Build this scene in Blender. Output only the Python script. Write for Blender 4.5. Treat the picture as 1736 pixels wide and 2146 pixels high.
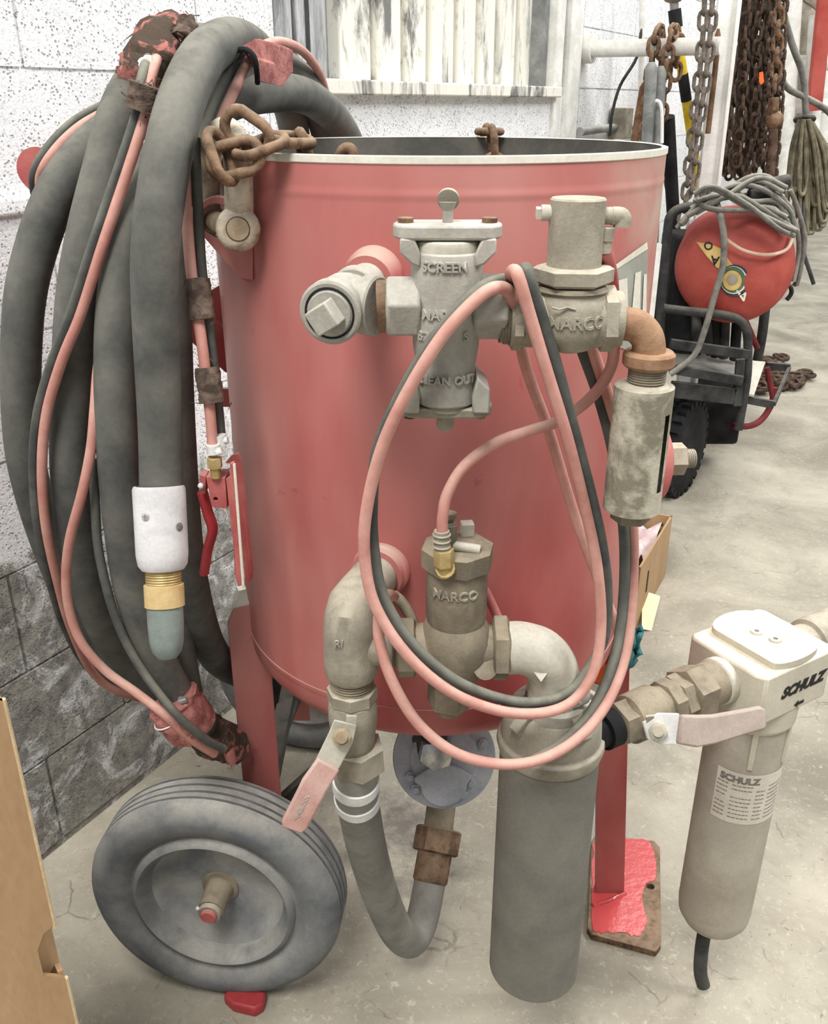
import bpy, bmesh, math, random
from mathutils import Vector, Matrix
for _o in list(bpy.data.objects): bpy.data.objects.remove(_o)
random.seed(7)
SC = bpy.context.scene
COL = SC.collection
PI = math.pi
V = Vector
# ------------------------------------------------------------ camera
F, CX, CY, H, PITCH = 1900.0, 868.0, 1073.0, 1.42, math.radians(24.3)
cp, sp = math.cos(PITCH), math.sin(PITCH)
cam = bpy.data.cameras.new('camera'); cam_o = bpy.data.objects.new('camera', cam); COL.objects.link(cam_o)
cam.sensor_fit = 'HORIZONTAL'; cam.sensor_width = 36.0; cam.lens = 36.0*F/1736.0
cam.clip_start = 0.02; cam.clip_end = 200
cam_o.location = (0, 0, H); cam_o.rotation_euler = (PI/2 - PITCH, 0, 0)
SC.camera = cam_o
# ------------------------------------------------------------ light
w = bpy.data.worlds.new('world'); SC.world = w; w.use_nodes = True
bg = w.node_tree.nodes['Background']; bg.inputs[0].default_value = (0.92, 0.96, 1.0, 1); bg.inputs[1].default_value = 0.42
def area(name, loc, target, size, power, col=(1, 1, 1), sy=None):
    l = bpy.data.lights.new(name, 'AREA'); l.energy = power; l.size = size; l.color = col
    if sy: l.shape = 'RECTANGLE'; l.size_y = sy
    o = bpy.data.objects.new(name, l); COL.objects.link(o); o.location = loc
    o.rotation_euler = (V(target) - V(loc)).to_track_quat('-Z', 'Y').to_euler()
    return o
area('ceiling_lamp_near_offscreen', (-0.73, -1.07, 4.6), (0.1, 1.3, 0.5), 1.5, 193, (1.0, 0.97, 0.92))
area('ceiling_lamp_side_offscreen', (3.6, 0.76, 4.68), (0.0, 1.6, 0.6), 1.5, 173, (1.0, 0.98, 0.95))
area('ceiling_lamp_far_offscreen', (2.6, 4.2, 4.6), (1.9, 3.6, 0), 2.6, 150, (1.0, 0.98, 0.95))
area('ceiling_lamp_hall_offscreen', (6.5, 9.5, 5.2), (6.0, 9.0, 0), 4.0, 300, (1.0, 0.99, 0.97))
SC.view_settings.view_transform = 'Standard'; SC.view_settings.look = 'None'
SC.view_settings.exposure = 0.02; SC.view_settings.gamma = 1.0; SC.view_settings.use_curve_mapping = False
# ------------------------------------------------------------ pixel -> place helpers (1736 x 2146 frame)
def ray(px, py):
    x = (px-CX)/F; y = (py-CY)/F
    return V((x, cp - y*sp, -sp - y*cp))
def P(px, py, Y):                      # point of the pixel's ray at distance Y
    d = ray(px, py); t = Y/d.y
    return V((d.x*t, Y, H + d.z*t))
def PZ(px, py, z=0.0):                 # point on a horizontal plane
    d = ray(px, py); t = (z-H)/d.z
    return V((d.x*t, d.y*t, z))
def M_(n, py, Y):                      # n pixels in metres at that distance
    return n*(Y/ray(CX, py).y)/F
def zat(py, Y):
    d = ray(CX, py); return H + d.z*Y/d.y
W0 = V((-0.63, 1.629, 0)); WD = V((0.5, 0.8660254, 0)); WN = V((0.8660254, -0.5, 0))
def W(t, z, off=0.0):                  # point on the block wall
    return W0 + WD*t + WN*off + V((0, 0, z))
def PW(px, py, off=0.0):               # pixel -> block wall
    d = ray(px, py); o = V((0, 0, H)); q = W0 + WN*off
    k = (q-o).dot(WN)/d.dot(WN)
    return o + d*k
def wt(p): return (p-W0).dot(WD)
TC = V((0.03, 1.33, 0)); TR = 0.305
def tank_pt(az, z, r=TR):              # az: 0 = towards the camera, + = to the right
    return V((TC.x + r*math.sin(az), TC.y - r*math.cos(az), z))
def PT(px, py, r=TR):                  # pixel -> tank shell
    d = ray(px, py); ox, oy = -TC.x, -TC.y
    a = d.x*d.x+d.y*d.y; b = 2*(ox*d.x+oy*d.y); c = ox*ox+oy*oy-r*r
    k = (-b-math.sqrt(max(0, b*b-4*a*c)))/(2*a)
    return V((0, 0, H)) + d*k
# ------------------------------------------------------------ mesh builder
def perp(a):
    a = a.normalized(); u = V((0, 0, 1)) if abs(a.z) < 0.9 else V((1, 0, 0))
    x = u.cross(a).normalized(); return x, a.cross(x).normalized()
def catmull(pts, sub):
    pts = [V(p) for p in pts]
    if sub < 2 or len(pts) < 3: return pts
    out = []
    for i in range(len(pts)-1):
        p0 = pts[i-1] if i else pts[0]*2-pts[1]
        p1, p2 = pts[i], pts[i+1]
        p3 = pts[i+2] if i+2 < len(pts) else pts[-1]*2-pts[-2]
        for k in range(sub):
            t = k/sub
            out.append(0.5*((2*p1)+(p2-p0)*t+(2*p0-5*p1+4*p2-p3)*t*t+(3*p1-p0-3*p2+p3)*t**3))
    out.append(pts[-1]); return out
def plate_holes(outer, holes, d):        # flat plate with real holes through it
    from mathutils.geometry import tessellate_polygon
    d = V(d); loops = [[V(p) for p in outer]]+[[V(p) for p in h] for h in holes]; m = M()
    lo = [m.ring(l) for l in loops]; hi = [m.ring([p+d for p in l]) for l in loops]
    fl_, fh_ = sum(lo, []), sum(hi, [])
    for t in tessellate_polygon(loops): m.f.append(tuple(fl_[i] for i in t)); m.f.append(tuple(fh_[i] for i in t))
    for a, b in zip(lo, hi): m.bridge(a, b)
    return m
def ring_pts(c, u, v, r, n=14): return [V(c)+V(u)*(r*math.cos(2*PI*k/n))+V(v)*(r*math.sin(2*PI*k/n)) for k in range(n)]
class M:
    def __init__(s): s.v = []; s.f = []
    def ring(s, pts):
        b = len(s.v); s.v += [tuple(p) for p in pts]; return list(range(b, b+len(pts)))
    def bridge(s, a, b):
        n = len(a)
        for i in range(n):
            j = (i+1) % n; s.f.append((a[i], a[j], b[j], b[i]))
    def tube(s, pts, r, n=12, sub=6, closed=False, jit=0.0, flat=1.0):
        P_ = catmull(pts, sub); m = len(P_)
        rs = r if callable(r) else (lambda k: r)
        x, y = perp(P_[1]-P_[0]); prev = (P_[1]-P_[0]).normalized(); rings = []
        for i, p in enumerate(P_):
            t = ((P_[min(i+1, m-1)]-P_[max(i-1, 0)])).normalized()
            x = (x - t*x.dot(t)).normalized(); y = t.cross(x)
            rr = rs(i/(m-1))
            rings.append(s.ring([p + (x*math.cos(2*PI*k/n)+y*flat*math.sin(2*PI*k/n))*(rr*(1+jit*random.uniform(-1, 1))) for k in range(n)]))
        for a, b in zip(rings, rings[1:]): s.bridge(a, b)
        if not closed:
            s.f.append(tuple(reversed(rings[0]))); s.f.append(tuple(rings[-1]))
        return s
    def lathe(s, o, axis, prof, n=28, cap=True, squash=None, start=0.0):
        o = V(o); axis = V(axis).normalized(); x, y = perp(axis); rings = []
        for d, r in prof:
            r = max(r, 1e-4)
            rings.append(s.ring([o+axis*d+(x*math.cos(start+2*PI*k/n)+y*math.sin(start+2*PI*k/n))*r for k in range(n)]))
        for a, b in zip(rings, rings[1:]): s.bridge(a, b)
        if cap: s.f.append(tuple(reversed(rings[0]))); s.f.append(tuple(rings[-1]))
        return s
    def hexp(s, a, b, r, n=6, ch=0.12, start=0.0):   # hex / octagon nut between two points
        a, b = V(a), V(b); L = (b-a).length; c = r*ch
        return s.lathe(a, b-a, [(0, r-c), (c*0.6, r), (L-c*0.6, r), (L, r-c)], n, start=start)
    def cyl(s, a, b, r, r2=None, n=28, bev=0.0):
        a, b = V(a), V(b); L = (b-a).length; r2 = r if r2 is None else r2
        pr = [(0, r-bev), (bev, r), (L-bev, r2), (L, r2-bev)] if bev else [(0, r), (L, r2)]
        return s.lathe(a, b-a, pr, n)
    def box(s, c, h, ax=None):
        c = V(c); X, Y, Z = ax if ax else (V((1, 0, 0)), V((0, 1, 0)), V((0, 0, 1)))
        b = len(s.v)
        for i in (-1, 1):
            for j in (-1, 1):
                for k in (-1, 1): s.v.append(tuple(c+X*(i*h[0])+Y*(j*h[1])+Z*(k*h[2])))
        for q in ((0, 1, 3, 2), (4, 6, 7, 5), (0, 4, 5, 1), (2, 3, 7, 6), (0, 2, 6, 4), (1, 5, 7, 3)):
            s.f.append(tuple(b+i for i in q))
        return s
    def bar(s, a, b, wd, th, up=(0, 0, 1)):
        a, b = V(a), V(b); Z = (b-a).normalized(); X = V(up).cross(Z)
        if X.length < 1e-4: X = V((1, 0, 0))
        X.normalize(); Y = Z.cross(X)
        return s.box((a+b)/2, (wd/2, th/2, (b-a).length/2), (X, Y, Z))
    def prism(s, pts, d):              # polygon pts extruded by vector d
        d = V(d); a = s.ring([V(p) for p in pts]); b = s.ring([V(p)+d for p in pts])
        s.bridge(a, b); s.f.append(tuple(reversed(a))); s.f.append(tuple(b)); return s
    def sphere(s, c, r, n=16, axis=(0, 0, 1), sq=1.0):
        m = n//2
        return s.lathe(V(c), axis, [(-r*sq*math.cos(PI*i/m), r*math.sin(PI*i/m)) for i in range(m+1)], n, cap=False)
    def torus(s, c, axis, R, r, n=28, k=8):
        c = V(c); x, y = perp(V(axis)); a = V(axis).normalized(); rings = []
        for i in range(n):
            d = x*math.cos(2*PI*i/n)+y*math.sin(2*PI*i/n)
            rings.append(s.ring([c+d*(R+r*math.cos(2*PI*j/k))+a*(r*math.sin(2*PI*j/k)) for j in range(k)]))
        for i in range(n): s.bridge(rings[i], rings[(i+1) % n])
        return s
    def grid(s, fn, nu, nv):
        b = len(s.v)
        for i in range(nu+1):
            for j in range(nv+1): s.v.append(tuple(fn(i/nu, j/nv)))
        for i in range(nu):
            for j in range(nv):
                q = b+i*(nv+1)+j; s.f.append((q, q+nv+1, q+nv+2, q+1))
        return s
    def hair(s, c, n, L, r, spread):
        for _ in range(n):
            d = V((random.gauss(0, 1), random.gauss(0, 1), random.gauss(0, 1))).normalized()
            p = V(c)+V((random.gauss(0, 1)*spread.x, random.gauss(0, 1)*spread.y, random.gauss(0, 1)*spread.z))
            x, y = perp(d); l = L*random.uniform(0.5, 1.4)
            a = s.ring([p+x*r, p-x*r*0.5+y*r, p-x*r*0.5-y*r]); b = len(s.v); s.v.append(tuple(p+d*l+V((0, 0, -l*0.3))))
            for i in range(3): s.f.append((a[i], a[(i+1) % 3], b))
        return s
def mesh_of(m, name, mat, angle=38):
    me = bpy.data.meshes.new(name); me.from_pydata(m.v, [], m.f); me.update()
    bm = bmesh.new(); bm.from_mesh(me); bmesh.ops.recalc_face_normals(bm, faces=bm.faces); bm.to_mesh(me); bm.free()
    me.polygons.foreach_set('use_smooth', [True]*len(me.polygons))
    if angle: me.set_sharp_from_angle(angle=math.radians(angle))
    if mat: me.materials.append(mat)
    return me
def put(name, me, parent=None, matrix=None, label=None, cat=None, group=None, kind=None):
    o = bpy.data.objects.new(name, me); COL.objects.link(o)
    if matrix is not None: o.matrix_basis = matrix
    if parent is not None:
        o.parent = parent
        if parent.parent is None:
            o.matrix_parent_inverse = Matrix.Translation(-parent.location)
    for k, val in (('label', label), ('category', cat), ('group', group), ('kind', kind)):
        if val: o[k] = val
    return o
def obj(name, m, mat, parent=None, bevel=0.0, angle=38, **kw):
    o = put(name, mesh_of(m, name, mat, angle), parent, **kw)
    if bevel:
        b = o.modifiers.new('bevel', 'BEVEL'); b.width = bevel; b.segments = 2; b.limit_method = 'ANGLE'; b.angle_limit = math.radians(45)
    return o
def thing(name, label, cat, loc=(0, 0, 0), group=None):
    o = bpy.data.objects.new(name, None); COL.objects.link(o); o.location = loc; o.empty_display_size = 0.05
    o['label'] = label; o['category'] = cat
    if group: o['group'] = group
    return o
def text(body, size, extrude, fn, mat, name, parent, shear=0.0, bold=0.0):
    cu = bpy.data.curves.new('t', 'FONT'); cu.body = body; cu.size = size; cu.extrude = extrude; cu.align_x = 'CENTER'; cu.align_y = 'CENTER'
    cu.shear = shear; cu.offset = bold; cu.resolution_u = 3
    to = bpy.data.objects.new('t', cu); COL.objects.link(to); bpy.context.view_layer.update()
    me = bpy.data.meshes.new_from_object(to.evaluated_get(bpy.context.evaluated_depsgraph_get()))
    bpy.data.objects.remove(to); bpy.data.curves.remove(cu)
    for v in me.vertices: v.co = fn(v.co.x, v.co.y, v.co.z)
    me.materials.clear(); me.materials.append(mat)
    return put(name, me, parent)
def on_cyl(c, r, az0, z0, tilt=0.0):   # flat text -> onto a vertical cylinder, az 0 facing the camera
    def fn(x, y, z):
        a = az0 + x/r; rr = r+z
        return V((c[0]+rr*math.sin(a), c[1]-rr*math.cos(a), z0+y+tilt*x))
    return fn
def on_plane(c, ux, uy):
    ux, uy = V(ux).normalized(), V(uy).normalized(); nn = ux.cross(uy)
    return lambda x, y, z: V(c)+ux*x+uy*y+nn*z
# ------------------------------------------------------------ materials
def s2l(c): return tuple(((x/255)/12.92 if x/255 <= 0.04045 else ((x/255+0.055)/1.055)**2.4) for x in c)
def node_mat(name):
    m = bpy.data.materials.new(name); m.use_nodes = True; nt = m.node_tree
    b = nt.nodes['Principled BSDF']; return m, nt, b
def nd(nt, t, **kw):
    n = nt.nodes.new(t)
    for k, v in kw.items():
        if k == 'inp':
            for a, c in v.items(): n.inputs[a].default_value = c
        else: setattr(n, k, v)
    return n
def coords(nt):
    return nd(nt, 'ShaderNodeTexCoord').outputs['Object']
def noise(nt, vec, scale, detail=4, rough=0.6, dist=0.0):
    n = nd(nt, 'ShaderNodeTexNoise'); n.inputs['Scale'].default_value = scale; n.inputs['Detail'].default_value = detail
    n.inputs['Roughness'].default_value = rough; n.inputs['Distortion'].default_value = dist
    nt.links.new(vec, n.inputs['Vector']); return n.outputs['Fac']
def ramp(nt, fac, lo, hi, a=0.0, b=1.0):
    n = nd(nt, 'ShaderNodeMapRange'); n.inputs['From Min'].default_value = lo; n.inputs['From Max'].default_value = hi
    n.inputs['To Min'].default_value = a; n.inputs['To Max'].default_value = b
    nt.links.new(fac, n.inputs['Value']); return n.outputs['Result']
def mixc(nt, fac, a, b):
    n = nd(nt, 'ShaderNodeMix', data_type='RGBA')
    for val, idx in ((a, 6), (b, 7)):
        if isinstance(val, tuple): n.inputs[idx].default_value = (*val, 1)
        else: nt.links.new(val, n.inputs[idx])
    if isinstance(fac, float): n.inputs[0].default_value = fac
    else: nt.links.new(fac, n.inputs[0])
    return n.outputs[2]
def mul(nt, a, b, op='MULTIPLY'):
    n = nd(nt, 'ShaderNodeMath', operation=op)
    for val, i in ((a, 0), (b, 1)):
        if isinstance(val, (int, float)): n.inputs[i].default_value = val
        else: nt.links.new(val, n.inputs[i])
    return n.outputs[0]
def bump(nt, b, h, strength, dist=0.002):
    n = nd(nt, 'ShaderNodeBump'); n.inputs['Strength'].default_value = strength; n.inputs['Distance'].default_value = dist
    nt.links.new(h, n.inputs['Height']); nt.links.new(n.outputs[0], b.inputs['Normal'])
def upness(nt):
    g = nd(nt, 'ShaderNodeNewGeometry'); s = nd(nt, 'ShaderNodeSeparateXYZ'); nt.links.new(g.outputs['Normal'], s.inputs[0]); return s.outputs['Z']
def mat(name, c1, c2, scale=9, rough=0.75, metal=0.0, dust=None, damt=0.6, bmp=0.25, fine=180, lo=0.38, hi=0.64, spec=0.3, stretch=None):
    m, nt, b = node_mat(name); co = coords(nt)
    if stretch:
        mp = nd(nt, 'ShaderNodeMapping'); mp.inputs['Scale'].default_value = stretch; nt.links.new(co, mp.inputs[0]); co = mp.outputs[0]
    c = mixc(nt, ramp(nt, noise(nt, co, scale, 5, 0.62, 0.3), lo, hi), s2l(c1), s2l(c2))
    if dust:
        up = ramp(nt, upness(nt), 0.05, 0.85, 0, damt)
        fac = mul(nt, up, ramp(nt, noise(nt, co, scale*2.3, 4), 0.2, 0.55))
        c = mixc(nt, fac, c, s2l(dust))
    g = noise(nt, co, fine, 3, 0.7)
    c2_ = nd(nt, 'ShaderNodeMix', data_type='RGBA', blend_type='MULTIPLY'); c2_.inputs[0].default_value = 0.5
    nt.links.new(c, c2_.inputs[6])
    gr = nd(nt, 'ShaderNodeMix', data_type='RGBA'); gr.inputs[6].default_value = (0.55, 0.55, 0.55, 1); gr.inputs[7].default_value = (1.25, 1.25, 1.25, 1)
    nt.links.new(g, gr.inputs[0]); nt.links.new(gr.outputs[2], c2_.inputs[7])
    nt.links.new(c2_.outputs[2], b.inputs['Base Color'])
    b.inputs['Roughness'].default_value = rough; b.inputs['Metallic'].default_value = metal; b.inputs['Specular IOR Level'].default_value = spec
    if bmp: bump(nt, b, g, bmp, 0.0015)
    return m
DUST = (205, 196, 178)
MT = {}
def defm(k, *a, **kw): MT[k] = mat(k, *a, **kw)
defm('hose_dusty', (122, 121, 116), (152, 150, 143), 9, 0.85, dust=(170, 166, 156), damt=0.7, fine=120)
defm('hose', (70, 72, 71), (116, 115, 108), 12, 0.85, dust=(146, 143, 132), damt=0.7, fine=120, lo=0.30, hi=0.74)
defm('pink_hose', (190, 132, 121), (210, 158, 146), 11, 0.7, dust=(224, 194, 178), damt=0.6, fine=90, bmp=0.1)
defm('black_hose', (70, 73, 72), (98, 99, 94), 16, 0.8, dust=(160, 158, 140), damt=0.6, fine=90, bmp=0.1)
defm('pale_hose', (210, 176, 156), (224, 192, 172), 11, 0.7, fine=90, bmp=0.1)
defm('cast', (136, 129, 114), (168, 161, 145), 22, 0.8, dust=DUST, damt=0.7, fine=260, bmp=0.4)
defm('cast_pale', (152, 148, 138), (180, 176, 166), 18, 0.75, dust=(208, 204, 193), damt=0.7, fine=260, bmp=0.35)
defm('cast_dark', (112, 103, 88), (144, 133, 114), 20, 0.8, dust=(180, 169, 146), damt=0.6, fine=260, bmp=0.4)
defm('galv', (172, 168, 152), (206, 202, 188), 14, 0.7, dust=(226, 222, 208), damt=0.6, fine=200, bmp=0.2)
defm('muffler', (132, 126, 110), (188, 182, 164), 26, 0.8, dust=(196, 190, 172), damt=0.6, fine=160, bmp=0.6, lo=0.42, hi=0.58)
defm('rust_elbow', (128, 94, 70), (170, 136, 106), 24, 0.85, dust=(196, 160, 130), damt=0.5, fine=220, bmp=0.5)
defm('rust', (78, 56, 41), (140, 112, 88), 40, 0.85, dust=(178, 158, 134), damt=0.4, fine=240, bmp=0.6)
defm('rust_dark', (52, 40, 34), (104, 84, 70), 30, 0.85, fine=160, bmp=0.5)
defm('shackle', (132, 114, 92), (200, 188, 168), 26, 0.7, dust=(226, 220, 204), damt=0.7, fine=220, bmp=0.4, lo=0.36, hi=0.56)
defm('bolt', (150, 132, 108), (186, 168, 140), 40, 0.7, fine=300)
defm('brass', (176, 150, 96), (206, 186, 138), 30, 0.45, metal=0.35, fine=260, bmp=0.1)
defm('chrome', (150, 152, 156), (216, 216, 214), 30, 0.3, metal=0.7, fine=260, bmp=0.1)
defm('bluegrey', (148, 154, 164), (186, 190, 196), 18, 0.7, dust=(182, 186, 190), damt=0.6, fine=220, bmp=0.25)
defm('canister', (112, 109, 101), (128, 125, 116), 9, 0.8, dust=(176, 172, 160), damt=0.6, fine=200, bmp=0.1)
defm('filter', (164, 154, 140), (188, 180, 166), 8, 0.7, dust=(232, 226, 206), damt=0.85, fine=220, bmp=0.1)
defm('filter_head', (192, 186, 168), (210, 204, 186), 8, 0.7, dust=(242, 236, 214), damt=0.85, fine=220, bmp=0.1)
defm('red_clean', (158, 44, 50), (180, 70, 72), 9, 0.5, fine=120, bmp=0.05, spec=0.4)
defm('red_dusty', (166, 76, 76), (196, 118, 112), 8, 0.7, dust=(214, 170, 160), damt=0.5, fine=200, bmp=0.1)
defm('red_dark', (96, 30, 34), (136, 58, 58), 8, 0.7, fine=120, bmp=0.05)
defm('tire', (100, 104, 109), (138, 139, 138), 10, 0.85, dust=(184, 181, 172), damt=0.8, fine=260, bmp=0.15)
defm('wheel_face', (108, 113, 121), (170, 169, 165), 7, 0.8, dust=(178, 174, 164), damt=0.6, fine=260, bmp=0.1, stretch=(1, 1, 1))
defm('black_line', (30, 30, 32), (44, 44, 46), 9, 0.8, bmp=0)
defm('white_plastic', (196, 194, 196), (222, 220, 220), 20, 0.7, dust=(232, 230, 228), damt=0.4, fine=260, bmp=0.2)
defm('tan_plastic', (202, 172, 118), (222, 196, 146), 20, 0.6, fine=220, bmp=0.1)
defm('cap_grey', (120, 132, 128), (142, 152, 146), 16, 0.6, fine=220, bmp=0.1)
defm('silver', (222, 222, 219), (242, 242, 240), 30, 0.45, metal=0.05, fine=260, bmp=0.1)
defm('lever_pink', (200, 152, 144), (214, 180, 170), 20, 0.7, dust=(214, 200, 190), damt=0.5, fine=220, bmp=0.1)
defm('lever_grey', (162, 146, 136), (184, 170, 160), 12, 0.7, dust=(196, 182, 172), damt=0.5, fine=220, bmp=0.1)
defm('tape_brown', (74, 62, 54), (128, 110, 98), 60, 0.95, fine=320, bmp=0.9)
defm('tape_pink', (150, 92, 88), (200, 136, 128), 60, 0.9, fine=320, bmp=0.9)
defm('tape_mixed', (84, 72, 62), (190, 122, 114), 30, 0.95, fine=320, bmp=0.9, lo=0.52, hi=0.6)
defm('cardboard', (166, 134, 100), (184, 152, 116), 6, 0.85, fine=140, bmp=0.05, stretch=(1, 1, 0.3))
defm('cardboard_edge', (196, 172, 136), (212, 190, 156), 60, 0.85, fine=240, bmp=0.3)
defm('white_metal', (214, 214, 208), (240, 240, 236), 14, 0.6, dust=(176, 166, 148), damt=0.7, fine=120, bmp=0.1)
defm('white_paint', (226, 226, 220), (244, 244, 240), 10, 0.6, fine=120, bmp=0.1)
defm('grey_metal', (112, 114, 114), (152, 154, 152), 14, 0.6, dust=(188, 184, 172), damt=0.5, fine=120, bmp=0.1)
defm('dark_metal', (40, 40, 42), (72, 72, 70), 12, 0.7, dust=(128, 124, 112), damt=0.55, fine=120, bmp=0.1)
defm('black', (20, 20, 22), (40, 40, 42), 14, 0.8, fine=120, bmp=0.1)
defm('cable_grey', (96, 96, 92), (134, 132, 124), 20, 0.8, dust=(186, 180, 166), damt=0.6, fine=120, bmp=0.1)
defm('cable_olive', (92, 86, 70), (138, 130, 108), 20, 0.8, dust=(180, 172, 150), damt=0.5, fine=120, bmp=0.1)
defm('yellow', (206, 176, 30), (232, 206, 70), 20, 0.6, fine=120, bmp=0.05)
defm('drum_red', (158, 62, 54), (178, 86, 76), 5, 0.6, dust=(168, 92, 84), damt=0.6, fine=120, bmp=0.05)
defm('wood', (96, 70, 54), (134, 104, 80), 20, 0.85, fine=120, bmp=0.1)
defm('cream', (236, 226, 178), (244, 236, 196), 20, 0.8, fine=120, bmp=0.05)
defm('teal', (52, 112, 116), (74, 134, 136), 14, 0.9, fine=220, bmp=0.3)
defm('orange', (230, 96, 36), (244, 120, 60), 14, 0.6, fine=120, bmp=0)
defm('purple', (70, 60, 110), (90, 80, 130), 14, 0.6, fine=120, bmp=0)
defm('plastic_film', (206, 180, 182), (232, 214, 214), 40, 0.35, fine=120, bmp=0.3)
defm('ink', (26, 26, 26), (34, 34, 34), 14, 0.6, bmp=0)
defm('ink_faded', (120, 114, 106), (136, 130, 122), 60, 0.7, bmp=0)
defm('label_paper', (212, 204, 190), (224, 216, 204), 30, 0.7, fine=200, bmp=0)
defm('pit_black', (14, 13, 13), (24, 22, 22), 9, 0.9, bmp=0)
defm('decal_grey', (150, 152, 142), (170, 172, 160), 14, 0.6, fine=200, bmp=0)
defm('decal_white', (222, 218, 202), (236, 232, 218), 24, 0.6, fine=200, bmp=0)
defm('decal_green', (70, 96, 74), (96, 120, 92), 24, 0.6, bmp=0)
defm('decal_gold', (196, 164, 96), (214, 184, 120), 24, 0.6, bmp=0)
defm('decal_navy', (44, 58, 74), (60, 74, 90), 24, 0.6, bmp=0)
defm('white_plate', (214, 214, 208), (232, 232, 226), 14, 0.6, bmp=0)
# tank paint: red under a coat of pale dust, bare patches, vertical streaks
def tank_mat():
    m, nt, b = node_mat('tank_paint'); co = coords(nt)
    mp = nd(nt, 'ShaderNodeMapping'); mp.inputs['Scale'].default_value = (1, 1, 0.35); nt.links.new(co, mp.inputs[0])
    c = mixc(nt, ramp(nt, noise(nt, mp.outputs[0], 4.2, 5, 0.6, 0.4), 0.36, 0.66), s2l((158, 62, 62)), s2l((188, 108, 104)))
    c = mixc(nt, ramp(nt, noise(nt, mp.outputs[0], 2.1, 4, 0.55, 0.2), 0.40, 0.66, 0, 0.85), c, s2l((204, 154, 145)))
    c = mixc(nt, ramp(nt, noise(nt, co, 11, 6, 0.7, 1.2), 0.64, 0.72, 0, 0.5), c, s2l((160, 50, 54)))
    sx = nd(nt, 'ShaderNodeSeparateXYZ'); nt.links.new(co, sx.inputs[0])
    # grey overspray of dust on the upper right side and bare scuffs
    side = mul(nt, ramp(nt, sx.outputs['X'], 0.16, 0.33), ramp(nt, noise(nt, co, 6, 5, 0.6, 0.5), 0.38, 0.62))
    side = mul(nt, side, ramp(nt, sx.outputs['Z'], 0.9, 1.3, 0.0, 0.75))
    c = mixc(nt, side, c, s2l((190, 182, 164)))
    c = mixc(nt, ramp(nt, noise(nt, co, 7.3, 3, 0.5, 0.8), 0.74, 0.755, 0, 0.8), c, s2l((150, 132, 116)))
    c = mixc(nt, ramp(nt, upness(nt), 0.2, 0.9, 0, 0.7), c, s2l((200, 186, 170)))
    g = noise(nt, co, 240, 3, 0.7)
    nt.links.new(c, b.inputs['Base Color']); b.inputs['Roughness'].default_value = 0.42; b.inputs['Specular IOR Level'].default_value = 0.3
    bump(nt, b, g, 0.08, 0.001); return m
MT['tank'] = tank_mat()
def floor_mat():
    m, nt, b = node_mat('concrete'); co = coords(nt)
    c = mixc(nt, ramp(nt, noise(nt, co, 2.2, 6, 0.62, 0.6), 0.35, 0.66), s2l((140, 134, 120)), s2l((186, 180, 164)))
    c = mixc(nt, ramp(nt, noise(nt, co, 9, 6, 0.7, 0.8), 0.55, 0.72, 0, 0.6), c, s2l((148, 140, 126)))
    c = mixc(nt, ramp(nt, noise(nt, co, 0.8, 4, 0.6, 0.4), 0.56, 0.7, 0, 0.55), c, s2l((120, 112, 102)))
    sp_ = ramp(nt, noise(nt, co, 30, 6, 0.75, 2.2), 0.62, 0.68, 0, 0.7)
    c = mixc(nt, sp_, c, s2l((96, 88, 76)))
    c = mixc(nt, ramp(nt, noise(nt, co, 52, 6, 0.8, 3.0), 0.60, 0.68, 0, 0.55), c, s2l((112, 102, 86)))
    c = mixc(nt, ramp(nt, noise(nt, co, 70, 5, 0.7, 1.0), 0.56, 0.7, 0, 0.5), c, s2l((214, 208, 190)))
    # hairline cracks
    dv = nd(nt, 'ShaderNodeMix', data_type='VECTOR'); dv.inputs[0].default_value = 0.1
    nn = nd(nt, 'ShaderNodeTexNoise'); nn.inputs['Scale'].default_value = 6; nn.inputs['Detail'].default_value = 5; nt.links.new(co, nn.inputs['Vector'])
    nt.links.new(co, dv.inputs[4]); nt.links.new(nn.outputs['Color'], dv.inputs[5])
    vo = nd(nt, 'ShaderNodeTexVoronoi', feature='DISTANCE_TO_EDGE'); vo.inputs['Scale'].default_value = 9; nt.links.new(dv.outputs[1], vo.inputs['Vector'])
    cr = mul(nt, ramp(nt, vo.outputs['Distance'], 0.0, 0.022, 1, 0), ramp(nt, noise(nt, co, 6.5, 4, 0.6), 0.56, 0.66, 0, 0.6))
    c = mixc(nt, cr, c, s2l((92, 84, 74)))
    # black abrasive spilt under the metering valve
    sx = nd(nt, 'ShaderNodeSeparateXYZ'); nt.links.new(co, sx.inputs[0])
    def blob(x, y, r):
        vx = mul(nt, sx.outputs['X'], x, 'SUBTRACT'); vy = mul(nt, sx.outputs['Y'], y, 'SUBTRACT')
        dd = mul(nt, mul(nt, mul(nt, vx, vx), mul(nt, vy, vy), 'ADD'), 0.5, 'POWER')
        dn = mul(nt, dd, ramp(nt, noise(nt, co, 9, 5, 0.7), 0.2, 0.8, -0.09, 0.09), 'ADD')
        return ramp(nt, dn, r, r*0.55, 0, 1)
    for x, y, r, k in ((-0.04, 1.45, 0.17, 0.8),):
        c = mixc(nt, mul(nt, mul(nt, blob(x, y, r), k), ramp(nt, noise(nt, co, 14, 5, 0.7), 0.3, 0.6)), c, s2l((98, 92, 88)))
    nt.links.new(c, b.inputs['Base Color']); b.inputs['Roughness'].default_value = 0.8; b.inputs['Specular IOR Level'].default_value = 0.25
    h = mul(nt, noise(nt, co, 30, 6, 0.7, 0.6), mul(nt, cr, -0.6), 'ADD')
    bump(nt, b, h, 0.35, 0.006); return m
MT['floor'] = floor_mat()
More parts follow.
